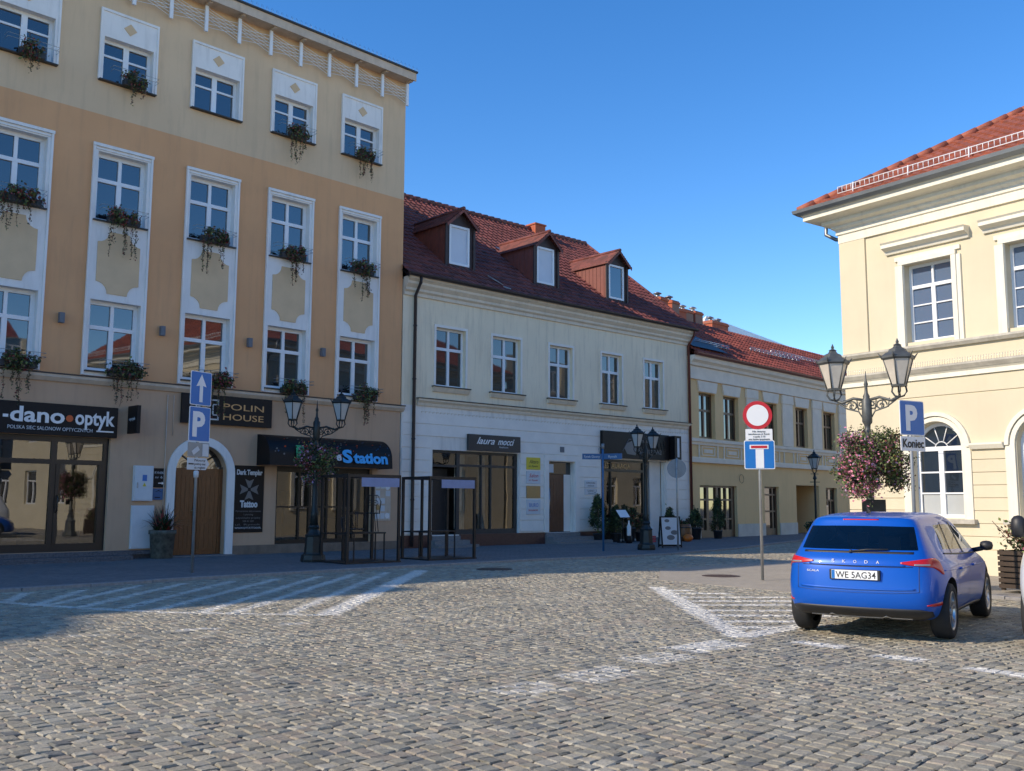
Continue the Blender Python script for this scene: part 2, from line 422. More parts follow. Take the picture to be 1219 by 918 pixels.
LEAFM = ['leaf', 'leafd', 'leafl', 'twig', 'pink', 'dullred', 'purple']
def leaves(mb, n, pos, size, wts, stretch=1.5):
    idx = random.choices(range(7), wts, k=n)
    for k in range(n):
        p = Vector(pos()); a = Vector((random.gauss(0, 1), random.gauss(0, 1), random.gauss(0, 1))).normalized()
        b_ = a.cross(Vector((random.gauss(0, 1), random.gauss(0, 1), random.gauss(0, 1)))).normalized()
        s_ = size*random.uniform(.6, 1.3)
        mb.mi = idx[k]
        mb.quad(tuple(p-a*s_*stretch/2), tuple(p-b_*s_/2.2), tuple(p+a*s_*stretch/2), tuple(p+b_*s_/2.2))
LM = lambda: [M[k] for k in LEAFM]
def clumps(n, rx, ry, rz, spread, c=(0, 0, 0), shell=True):
    cs = []
    for _ in range(n):
        d = Vector((random.gauss(0, 1), random.gauss(0, 1), random.gauss(0, 1))).normalized()*(random.uniform(.6, 1) if shell else random.random())
        cs.append((c[0]+d.x*rx, c[1]+d.y*ry, c[2]+d.z*rz))
    def pos():
        q = random.choice(cs); return (q[0]+random.gauss(0, spread), q[1]+random.gauss(0, spread), q[2]+random.gauss(0, spread))
    return pos

def roof_plane(par, mat, O, up, xl, xr, Ls, course=.34, wave=.24, amp=.022, step=.035, name='roof', seg=5):
    """pantiles on a plane: O eave origin, x along local x, up = unit vector (y,z) up the slope, xl/xr(t) extent at distance t"""
    nrm = (-up[1], up[0]); mb = MB()
    rows = max(1, int(round(Ls/course)))
    dt = Ls/rows
    for r_ in range(rows):
        t0, t1 = r_*dt, (r_+1)*dt
        a = min(xl(t0), xl(t1)); b = max(xr(t0), xr(t1))
        off = 0 if r_ % 2 == 0 else 0
        n = max(2, int((b-a)/(wave/seg))); vs = []; fs = []
        for i in range(n+1):
            x = a + (b-a)*i/n
            ph = (x+off)/wave*2*math.pi
            h = amp*(1+math.sin(ph)+.35*math.sin(2*ph))
            for t, e in ((t0, step), (t1+.02, 0)):
                tt = t
                xx = min(max(x, xl(min(t, t1))), xr(min(t, t1)))
                hh = h + e
                vs.append((O[0]+xx, O[1]+up[0]*tt+nrm[0]*hh, O[2]+up[1]*tt+nrm[1]*hh))
            xx = min(max(x, xl(t0)), xr(t0)); vs.append((O[0]+xx, O[1]+up[0]*t0, O[2]+up[1]*t0))
        for i in range(n):
            k = i*3; fs.append((k, k+3, k+4, k+1)); fs.append((k+2, k+5, k+3, k))
        mb.add(vs, fs)
    return mb.build(name, mat, par)

# ================================================================== 1. TALL TOWNHOUSE (left)
def build_A():
    a0, a1 = -13.75, 0.0
    cols = [(-13.0, -11.39), (-10.37, -8.77), (-7.77, -6.14), (-5.18, -3.59), (-2.62, -1.0)]
    root = empty('townhouse', FA.w(0), FA.a, 'tall ochre and sand townhouse with white window strips and shops at street level', 'building')
    holes = []
    for x0, x1 in cols:
        holes += [(x0+.11, x1-.11, 8.81, 10.70), (x0+.11, x1-.11, 4.84, 6.74), (x0+.10, x1-.10, 12.62, 13.88)]
    holes += [(-13.0, -9.5, .27, 3.14), (-7.72, -6.17, .06, 3.08, True), (-4.56, -1.1, .30, 2.58)]
    mb = MB(); wall(mb, a0, a1, 0, 15.98, holes, .24); body(mb, a0, a1, 0, 15.98, 11)
    mb.build('wall', M['wallA'], root)
    # white strips with lozenge panels (one relief per column)
    for x0, x1 in cols:
        s = MB(); h3 = (x0+.13, x1-.13, 8.83, 10.68); h2 = (x0+.13, x1-.13, 4.86, 6.72)
        wall(s, x0, x1, 4.73, 10.86, [h3, h2], .275, y=-.045)
        s.quad((x0, 0, 4.73), (x0, -.045, 4.73), (x0, -.045, 10.86), (x0, 0, 10.86)); s.quad((x1, -.045, 4.73), (x1, 0, 4.73), (x1, 0, 10.86), (x1, -.045, 10.86))
        for e0, e1 in ((x0-.005, x0+.05), (x1-.05, x1+.005)): s.box(e0, e1, -.085, -.046, 4.74, 10.80)
        s.box(x0-.02, x1+.02, -.10, -.046, 10.80, 10.88); s.box(x0+.06, x1-.06, -.075, -.046, 10.72, 10.76)
        s.build('window_strip', M['trimA'], root)
        cx = (x0+x1)/2; w = .565; zb, zt = 6.91, 8.56; q = .30
        pts = [(cx-w+q, zb), (cx+w-q, zb)] + [(cx+w - (q - q*math.cos(t))*0 - q*math.cos(t), zb+q*math.sin(t)) for t in [R(k) for k in (0, 18, 36, 54, 72, 90)]]
        pts = []
        for sx, z, sz, order in ((1, zb, 1, 0), (1, zt, -1, 1), (-1, zt, -1, 0), (-1, zb, 1, 1)):
            ar = [(cx + sx*w - sx*q*math.cos(R(k)), z + sz*q*math.sin(R(k))) for k in (0, 18, 36, 54, 72, 90)]
            pts += ar if order == 0 else ar[::-1]
        p = MB(); p.prism_y(pts, -.068, -.040); p.build('lozenge_panel', M['panelA'], root)
        # top-floor white field
        t = MB(); wall(t, x0+.02, x1-.02, 12.64, 14.62, [(x0+.12, x1-.12, 12.64, 13.86)], .27, y=-.04)
        t.box(x0-.0, x0+.05, -.07, -.001, 12.64, 14.63); t.box(x1-.05, x1+.0, -.07, -.001, 12.64, 14.63); t.box(x0+.05, x1-.05, -.07, -.001, 14.56, 14.63)
        t.build('window_field', M['trimA'], root)
        k = MB(); k.prism_y([(cx, 14.08), (cx+.18, 14.25), (cx, 14.42), (cx-.18, 14.25)], -.055, -.036); k.build('diamond_panel', M['panelA'], root)
        for c, d, tr, sl in ((8.83, 10.68, 9.97, True), (4.86, 6.72, 6.02, False)):
            o = window(root, x0+.13, x1-.13, c, d, .17, M['pvc'], M['glass'], mull=(.5, (.5, tr, d-.06, .09)), trans=(tr,), fw=.10, mw=.13, tw=.10, sill=M['sill'], sillw=.06, sillout=.13)
        window(root, x0+.12, x1-.12, 12.64, 13.86, .17, M['pvc'], M['glass'], mull=(.5,), bars=((.06, .45, 13.42, .055), (.55, .94, 13.42, .055)), fw=.085, mw=.15, sill=M['sill'], sillw=.10, sillout=.13)
    # sill band and eaves
    b = MB(); b.prism_x([(0, 4.50), (-.05, 4.50), (-.13, 4.60), (-.13, 4.67), (0, 4.67)], a0, a1+.10); b.build('sill_band', M['bandA'], root)
    b = MB(); b.box(a0, a1+.12, -.15, 0, 4.672, 4.705); b.build('band_flashing', M['sill'], root)
    e = MB(); e.box(a0, a1+.05, -.44, .1, 15.80, 15.86); e.box(a0, a1+.06, -.49, -.441, 15.76, 16.03)
    x = -.07
    while x > a0:
        e.box(x-.05, x+.05, -.40, -.12, 15.73, 15.798); x -= 1.055
    e.build('eaves', M['bandA'], root)
    e = MB(); e.box(a0, a1+.09, -.54, 11.2, 16.032, 16.09); e.build('roof', M['sill'], root)
    e = MB()
    x = a0
    while x < .02:
        e.tube([(x, -.50, 16.08), (x+.03, -.52, 16.24)], .006, 3); e.tube([(x+.08, -.50, 16.08), (x+.06, -.52, 16.21)], .006, 3); x += .17
    e.build('bird_spikes', M['silver'], root)
    l = MB(); x = -.07; ys = -.16
    while x > a0:
        l.box(x-.05, x+.05, ys-.03, ys+.03, 14.95, 15.72); l.box(x-.02, x+.02, ys, 0, 15.3, 15.34)
        xn = x - 1.055
        for k in range(5): l.tube([(xn, ys, 15.68-.08*k), (x, ys, 15.40-.10*k)], .010, 4)
        for k in range(4): l.tube([(xn, ys, 15.08+.11*k), (x, ys, 15.24+.11*k)], .009, 4)
        x = xn
    l.build('eaves_lattice', M['pvc'], root)
    # ground floor
    p = MB(); p.box(-6.0, .03, -.05, -.001, 0, .30); p.build('plinth', M['plinthA'], root)
    p = MB(); p.box(-13.7, -9.0, -.55, -.002, .0, .16); p.box(-13.7, -8.1, -.22, -.003, .16, .26); p.box(-12.2, -9.3, -.75, -.551, .0, .09); p.box(-9.0, -7.96, -.09, -.0025, 0, .159); p.build('entrance_step', M['stoneA'], root)
    # optician shop front
    f = MB(); y = .10
    for x in (-13.0, -10.92, -9.62): f.box(x, x+.14, y, y+.08, .27, 3.14)
    f.box(-12.86, -10.92, y, y+.08, .27, .47); f.box(-12.86, -10.92, y, y+.08, 2.44, 2.56); f.box(-12.86, -10.92, y, y+.08, 3.0, 3.14)
    f.box(-10.78, -9.62, y, y+.08, .27, .47); f.box(-10.78, -9.62, y, y+.08, 2.44, 2.56); f.box(-10.78, -9.62, y, y+.08, 3.0, 3.14)
    f.box(-10.79, -10.70, y-.02, y+.08, .47, 2.44); f.box(-9.72, -9.61, y-.02, y+.08, .47, 2.44)
    o = f.build('shop_window', M['blackframe'], root)
    g = MB(); g.quad((-12.9, y+.05, .3), (-9.5, y+.05, .3), (-9.5, y+.05, 3.1), (-12.9, y+.05, 3.1)); g.build('pane', M['shopglass'], o)
    h = MB(); h.tube([(-10.74, y-.02, 1.25), (-10.74, y-.10, 1.28), (-10.74, y-.10, 1.62), (-10.74, y-.02, 1.65)], .018, 6); h.build('handle', M['blackframe'], o)
    interior(root, -13.0, -9.5, .27, 3.14, .26, 2.6)
    # arched door
    s = MB()
    po, pi2 = arc(-6.945, 2.305, 1.0, 180, 0, 20), arc(-6.945, 2.305, .775, 180, 0, 20)
    for k in range(20):
        s.prism_y([po[k], pi2[k], pi2[k+1], po[k+1]][::-1], -.07, -.001)
    s.box(-7.945, -7.72, -.07, -.001, 0, 2.305); s.box(-6.17, -5.945, -.07, -.001, 0, 2.305)
    s.build('door_surround', M['trimA'], root)
    d = MB(); y = .20
    d.box(-7.71, -6.18, y, y+.08, .08, 2.44)
    for x0, x1 in ((-7.64, -7.02), (-6.92, -6.26)):
        for z0, z1 in ((.2, .95), (1.06, 2.3)):
            d.box(x0+.05, x1-.05, y-.02, y, z0, z1)
            for q in range(4): xx = x0+.09+q*(x1-x0-.2)/3.4; d.box(xx, xx+.012, y-.028, y-.019, z0+.05, z1-.05)
        d.box(x0, x0+.04, y-.03, y, .12, 2.4); d.box(x1-.04, x1, y-.03, y, .12, 2.4)
    d.box(-6.99, -6.94, y-.04, y, .1, 2.42)
    o = d.build('door', M['door'], root)
    h = MB(); h.box(-7.06, -7.02, y-.06, y-.03, 1.12, 1.36); h.tube([(-7.04, y-.06, 1.28), (-7.04, y-.10, 1.28), (-7.15, y-.10, 1.28)], .012, 6); h.build('handle', M['brass'], o)
    fr = MB()
    pp = arc(-6.945, 2.30, .77, 0, 180, 16)
    fr.add([(q[0], y+.05, q[1]) for q in pp], [tuple(range(17))]); fr.box(-7.7, -6.19, y-.02, y+.08, 2.44, 2.50)
    for an in (45, 90, 135): fr.tube([(-6.945, y+.03, 2.5), (-6.945+.75*math.cos(R(an)), y+.03, 2.3+.75*math.sin(R(an)))], .02, 4)
    fr.build('fanlight', M['glass'], root)
    st = MB(); st.box(-8.0, -5.95, -.25, .19, 0, .075); st.build('doorstep', M['stone'], root)
    # game shop front
    f = MB(); y = .12
    for x, w in ((-4.56, .10), (-3.72, .06), (-3.35, .09), (-2.72, .06), (-2.30, .16), (-1.24, .14), (-1.75, .05)): f.box(x, x+w, y, y+.07, .30, 2.58)
    for z0, z1 in ((.30, .42), (2.42, 2.58)): f.box(-4.5, -1.2, y+.003, y+.07, z0, z1)
    f.box(-4.5, -2.3, y+.002, y+.07, 1.36, 1.41); f.box(-2.14, -1.24, y+.002, y+.07, 1.15, 1.22)
    o = f.build('shop_window', M['blackframe'], root)
    g = MB(); g.quad((-4.5, y+.05, .35), (-1.15, y+.05, .35), (-1.15, y+.05, 2.55), (-4.5, y+.05, 2.55)); g.build('pane', M['shopglass'], o)
    interior(root, -4.56, -1.1, .3, 2.58, .26, 2.4)
    # small wall lamps between the strips
    for i, x in enumerate((-13.35, -10.95, -8.30, -5.66, -3.14)):
        w = MB(); w.box(x-.06, x+.06, -.17, -.045, 5.98, 6.24); w.box(x-.04, x+.04, -.045, -.001, 6.05, 6.17)
        w.build('wall_lamp', M['grit'], root)
    c = MB(); c.tube([(-8.02, -.03, 0.3), (-8.02, -.03, 4.4)], .014, 5); c.tube([(-7.84, -.03, 3.3), (-7.84, -.03, 4.4)], .01, 5); c.build('cable_duct', M['bandA'], root)
    return cols

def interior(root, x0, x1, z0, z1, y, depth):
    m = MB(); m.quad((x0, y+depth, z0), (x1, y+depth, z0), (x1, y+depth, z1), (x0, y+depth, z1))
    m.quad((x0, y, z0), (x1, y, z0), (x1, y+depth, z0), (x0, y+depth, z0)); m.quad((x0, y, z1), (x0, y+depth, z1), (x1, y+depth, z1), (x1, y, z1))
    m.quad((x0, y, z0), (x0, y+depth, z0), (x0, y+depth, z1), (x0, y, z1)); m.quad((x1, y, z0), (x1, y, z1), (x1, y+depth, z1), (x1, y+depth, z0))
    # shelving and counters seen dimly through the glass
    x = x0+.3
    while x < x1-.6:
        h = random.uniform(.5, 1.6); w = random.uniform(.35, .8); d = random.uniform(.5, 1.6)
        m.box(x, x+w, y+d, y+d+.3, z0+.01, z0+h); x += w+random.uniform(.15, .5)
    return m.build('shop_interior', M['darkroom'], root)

cols = build_A()

# shop signs on the tall house -------------------------------------------------
def board(name, F, s0, s1, z0, z1, off, t, mat, label, cat, frame=None, group=None):
    """sign box whose front stands t proud of the wall plus off"""
    root = empty(name, F.w((s0+s1)/2, off, z0), F.a, label, cat, group)
    b = MB(); w = (s1-s0)/2; b.box(-w, w, -t, 0, 0, z1-z0); o = b.build('panel', mat, root, bevel=.004)
    if frame:
        f = MB(); e = .03
        for q in ((-w-e, -w), (w, w+e)): f.box(q[0], q[1], -t-.01, 0, -e, z1-z0+e)
        f.box(-w, w, -t-.01, 0, -e, -.0); f.box(-w, w, -t-.01, 0, z1-z0, z1-z0+e)
        f.build('frame', frame, root)
    return root, w, -t-.001
r_, w_, y_ = board('shop_sign', FA, -13.6, -9.40, 3.15, 3.93, .004, .14, M['black'], 'long black fascia sign of the optician reading optyk with an orange dot', 'sign')
text('dano', .52, M['white'], r_, TM(-.52, y_, .30), offset=.012, width=1.28, name='lettering')
text('-', .52, M['white'], r_, TM(-.68, y_, .30), offset=.012, width=.12, name='lettering')
text('optyk', .52, M['white'], r_, TM(1.02, y_, .30), offset=.012, width=1.00, name='lettering')
text('POLSKA SIEC SALONOW OPTYCZNYCH', .125, M['offwhite'], r_, TM(-.56, y_, .11), width=2.02, name='lettering')
o = MB(); o.prism_y(arc(.88, .43, .085, 0, 342, 19), y_-.012, y_+.001); o.build('dot', M['orange'], r_)
o = MB(); o.box(1.56, 2.0, y_-.006, y_+.001, .13, .165); o.build('underline', M['white'], r_)
r_ = empty('blade_sign', FA.w(-9.06, .004, 3.28), FA.a, 'small black sign box sticking out beside the optician fascia', 'sign')
b = MB(); b.box(-.05, .05, -.62, -.06, 0, .72); b.build('panel', M['black'], r_, bevel=.004)
b = MB(); b.box(-.02, .02, -.06, 0, .12, .16); b.box(-.02, .02, -.06, 0, .56, .60); b.build('bracket', M['black'], r_)
for x_, rz in ((-.052, -90),):
    text('optyk', .12, M['offwhite'], r_, Matrix.Translation((x_, -.16, .34)) @ Matrix.Rotation(R(rz), 4, 'Z') @ Matrix.Rotation(math.pi/2, 4, 'X'), extrude=.003, width=.36)
r_, w_, y_ = board('hotel_sign', FA, -7.66, -4.86, 3.67, 4.49, .06, .07, M['black'], 'black sign with gold letters POLIN HOUSE above the arched wooden door', 'sign')
text('POLIN', .25, M['gold'], r_, TM(-.16, y_, .44), width=1.28); text('HOUSE', .25, M['gold'], r_, TM(-.16, y_, .15), width=1.28)
b = MB()   # column-shaped emblem left of the words
for x0, x1, z0, z1 in ((-1.16, -.30, .66, .70), (-1.16, -.30, .12, .16), (-1.16, -1.12, .54, .66), (-1.16, -1.12, .16, .28), (-.34, -.30, .54, .66), (-.34, -.30, .16, .28), (-1.12, -.98, .54, .57), (-1.12, -.98, .25, .28), (-.48, -.34, .54, .57), (-.48, -.34, .25, .28), (-.50, -.46, .28, .54), (-1.0, -.96, .28, .54)):
    b.box(x0, x1, y_-.008, y_, z0, z1)
b.build('emblem', M['offwhite'], r_)
text('P', .26, M['gold'], r_, TM(-.80, y_, .31), width=.14)
r_, w_, y_ = board('banner_sign', FA, -5.93, -4.98, .66, 2.56, .003, .02, M['black'], 'tall black banner with white gothic lettering and a cross beside the arched door', 'sign')
text('Dark Templar', .2, M['offwhite'], r_, TM(-.41, y_, 1.64), offset=.008, width=.82, shear=.05)
text('Tattoo', .26, M['offwhite'], r_, TM(-.28, y_, .72), offset=.012, width=.56)
for k, (t_, wd) in enumerate((('Permanentne dekorowanie', .8), ('i piercing', .3), ('indywidualne projekty', .78), ('508 41 509', .35), ('ul. Rynek', .8), ('WWW.DTTATTOO.PL', .84))):
    text(t_, .075, M['greyletter'] if k < 5 else M['offwhite'], r_, TM(-wd/2, y_, .58-.095*k), extrude=.003, width=wd)
b = MB()
for an in (0, 90, 180, 270):
    b.M = Matrix.Translation((0, 0, 1.22)) @ Matrix.Rotation(R(an), 4, 'Y')
    b.prism_y([(-.03, .05), (.03, .05), (.14, .30), (0, .24), (-.14, .30)][::1], y_-.006, y_)
b.M = Matrix(); b.build('cross_emblem', M['greyletter'], r_)
# awning over the game shop
r_ = empty('shop_awning', FA.w(-3.04, .004, 2.58), FA.a, 'black curved awning with blue Station lettering over the game shop', 'awning')
prof = [(0, .90)] + [(-.70*math.sin(R(t))**1.0, .30+.60*math.cos(R(t))) for t in range(8, 91, 8)] + [(-.72, .0), (-.70, .0), (-.69, .28)] + [(-.67*math.sin(R(t)), .28+.59*math.cos(R(t))) for t in range(85, 4, -10)] + [(0, .86)]
b = MB(); n = len(prof); w = 2.2
vs = [(-w, y, z) for y, z in prof] + [(w, y, z) for y, z in prof]
b.add(vs, [(i, (i+1) % n, (i+1) % n + n, i+n) for i in range(n)])
for sx in (-w, w):
    pp = [(0, .0)] + prof[:12][::-1][::-1]
    b.add([(sx, y, z) for y, z in [(0, 0)] + prof[:13]], [tuple(range(14)) if sx < 0 else tuple(range(13, -1, -1))])
b.build('canopy', M['black'], r_)
def onawn(x, z):   # matrix on the lower curved front
    return Matrix.Translation((x, -.765, z)) @ Matrix.Rotation(math.pi/2-R(11), 4, 'X')
text('S', .54, M['cyan'], r_, onawn(.28, .15), offset=.022, width=.36); text('tation', .46, M['cyan'], r_, onawn(.68, .15), offset=.018, width=1.30)
text('e', .36, M['offwhite'], r_, onawn(.04, .2), offset=.014, width=.19)
b = MB(); b.M = onawn(-1.34, .22); b.box(0, .26, .0, .38, -.006, .006); b.build('green_letter', M['green'], r_)
b = MB()
random.seed(3)
for k in range(46):
    t = random.uniform(20, 88); x = random.uniform(-2.1, 2.1); s_ = random.uniform(.012, .035)
    y, z = -.705*math.sin(R(t)), .30+.605*math.cos(R(t))
    b.mi = random.choice([0, 1, 2]); b.M = Matrix.Translation((x, y, z)) @ Matrix.Rotation(R(90-t), 4, 'X')
    b.prism_y(arc(0, 0, s_, 0, 300, 5), -.006, .001)
b.build('dots', [M['bluedull'], M['greyletter'], M['orange']], r_)
# wall boxes and notices
r_ = empty('meter_cabinet', FA.w(-8.62, .003, 1.54), FA.a, 'pale grey metal meter box on the wall left of the arched door', 'cabinet')
b = MB(); b.box(-.25, .25, -.14, 0, 0, .92); b.box(-.22, .22, -.15, -.14, .03, .89); b.build('door', M['offwhite'], r_, bevel=.006)
b = MB(); b.box(-.19, -.17, -.17, -.15, .33, .48); b.build('latch', M['steel'], r_)
b = MB(); b.box(-.05, .07, -.155, -.15, .52, .68); b.build('blue_sticker', M['blue'], r_)
b = MB(); b.prism_y([(-.04, .38), (.06, .38), (.01, .48)], -.155, -.15); b.build('yellow_sticker', M['yellow'], r_)
r_ = empty('meter_cabinet', FA.w(-8.58, .003, .30), FA.a, 'low off-white wall cabinet behind the spiky potted plant', 'cabinet')
b = MB(); b.box(-.30, .30, -.09, 0, 0, 1.12); b.box(-.27, .27, -.10, -.09, .04, 1.08); b.build('door', M['offwhite'], r_, bevel=.006)
r_, w_, y_ = board('wall_notice', FA, -8.32, -7.99, 1.90, 2.41, .003, .02, M['black'], 'small black notice with a white arrow on the wall left of the arched door', 'notice')
text('RYNEK', .09, M['offwhite'], r_, TM(-.13, y_, .36), extrude=.002, width=.26); text('nr 6', .09, M['offwhite'], r_, TM(-.11, y_, .24), extrude=.002, width=.2)
b = MB(); b.box(-.02, .08, y_-.004, y_, .10, .125); b.prism_y([(.08, .07), (.13, .112), (.08, .155)], y_-.004, y_); b.build('arrow', M['white'], r_)
r_, w_, y_ = board('wall_notice', FA, -8.32, -7.99, 1.57, 1.87, .003, .02, M['bluedull'], 'small light blue notice right below the black arrow notice', 'notice')
b = MB(); b.prism_y([(-.11, .2), (0, .26), (.11, .2), (0, .235)], y_-.004, y_); b.box(-.1, .05, y_-.004, y_, .05, .075); b.build('symbol', M['black'], r_)
r_ = empty('poster_rack', FA.w(-.66, .003, .95), FA.a, 'wall rack of small white leaflets right of the game shop door', 'notice')
b = MB(); b.box(-.32, .32, -.02, 0, 0, 1.25)
b.build('backing', M['bandA'], r_)
b = MB(); random.seed(5)
for j in range(5):
    for i in range(3):
        if random.random() < .85: b.box(-.29+.2*i, -.12+.2*i, -.026, -.0201, .06+.24*j, .24+.24*j)
b.build('leaflets', M['offwhite'], r_)
for j, (x, z) in enumerate(((-.2, .42), (.17, .16), (.17, 1.06))):
    b = MB(); b.prism_y(arc(x, z, .085, 0, 345, 16), -.035, -.027); b.build('round_plate', M['brass'] if j == 0 else M['white'], r_)
# awning shop wing: spiky plant in stone pot
def pot_lathe(r0, r1, h): return [(r0*.9, 0), (r0, .01), (r1*.97, h*.86), (r1*1.06, h*.87), (r1*1.06, h), (r1*.92, h), (r1*.9, h-.05)]
r_ = empty('potted_plant', FA.w(-8.16, .38, .0), FA.a, 'spiky dark plant in a tall round mossy pot left of the arched door', 'plant')
b = MB(); b.lathe(pot_lathe(.27, .33, .78), 18); b.build('pot', M['potstone'], r_)
b = MB(); random.seed(11)
for k in range(150):
    an = random.uniform(0, 6.283); L_ = random.uniform(.5, .95); e = random.uniform(.1, 1.0); p0 = Vector((random.uniform(-.12, .12), random.uniform(-.12, .12), .74)); pts = []
    for i in range(5):
        t = i/4; rr = L_*t*e; pts.append(p0 + Vector((math.cos(an)*rr, math.sin(an)*rr, L_*t*(1-.35*e) - .55*e*(t**2.2)*L_)))
    for i in range(4):
        w0, w1 = .024*(1-i/4)+.004, .024*(1-(i+1)/4)+.003; sd = Vector((-math.sin(an), math.cos(an), 0)); b.mi = 1 if random.random() < .75 else 5
        b.quad(tuple(pts[i]-sd*w0), tuple(pts[i]+sd*w0), tuple(pts[i+1]+sd*w1), tuple(pts[i+1]-sd*w1))
    random.random()
b.build('foliage', LM(), r_)

# window boxes of the tall house
random.seed(21)
def flower_box(F, x, z, label, w=1.0, trail=.7, full=1.0, red=1.0, off=.17):
    root = empty('flower_box', F.w(x, off, z), F.a, label, 'flower box', 'flower boxes on the sills of the tall house')
    b = MB(); b.box(-w*.42, w*.42, -.10, .08, -.06, .10); b.build('trough', M['pot'], root, bevel=.006)
    r = MB(); r.tube([(-.62, .10, .24), (-.62, -.14, .24), (.62, -.14, .24), (.62, .10, .24)], .007, 4); r.tube([(-.62, .10, .34), (-.62, -.14, .34), (.62, -.14, .34), (.62, .10, .34)], .007, 4); r.build('guard_rail', M['steel'], root)
    f = MB(); leaves(f, int(780*full), clumps(20, w*.46, .14, .20, .06, (0, -.08, .12)), .055, (4, 4, 2, 3.5, .2*red, 2.4*red, 0))
    f.mi = 3
    for k in range(int(7*trail+2)):
        x0 = random.uniform(-w*.4, w*.35); L_ = trail*random.uniform(.5, 1.25); p = [(x0 + .02*math.sin(i*1.3+k), -.13+.015*math.cos(i+k), .05-L_*i/8) for i in range(9)]
        f.mi = 3; f.tube(p, .005, 3)
        def pos(p=p):
            q = random.choice(p); return (q[0]+random.gauss(0, .02), q[1]+random.gauss(0, .02), q[2]+random.gauss(0, .05))
        leaves(f, int(L_*95), pos, .036, (1, 3, 1, 4, 0, 1, 0))
    f.build('foliage', LM(), root)
ordn = ['leftmost', 'second from the left', 'third from the left', 'fourth from the left', 'rightmost']
for i, (x0, x1) in enumerate(cols):
    cx = (x0+x1)/2
    if i != 2: flower_box(FA, cx+(.12 if i < 2 else .05), 12.66, f'sparse brown flower box under the {ordn[i]} top floor window', .72, .75 if i > 2 else .5, .75, .9)
    flower_box(FA, cx+.03, 8.86, f'reddish flower box with hanging stems under the tall middle floor window, {ordn[i]}', 1.0 if i else 1.25, .85, 1.1, 1.3 if i != 2 else .6)
    flower_box(FA, cx+(.25 if i != 3 else .2), 4.80, f'green flower box on the ledge above the shops, {ordn[i]} of that row', 1.0, .8, 1.2, .5 if i != 2 else 2.0)

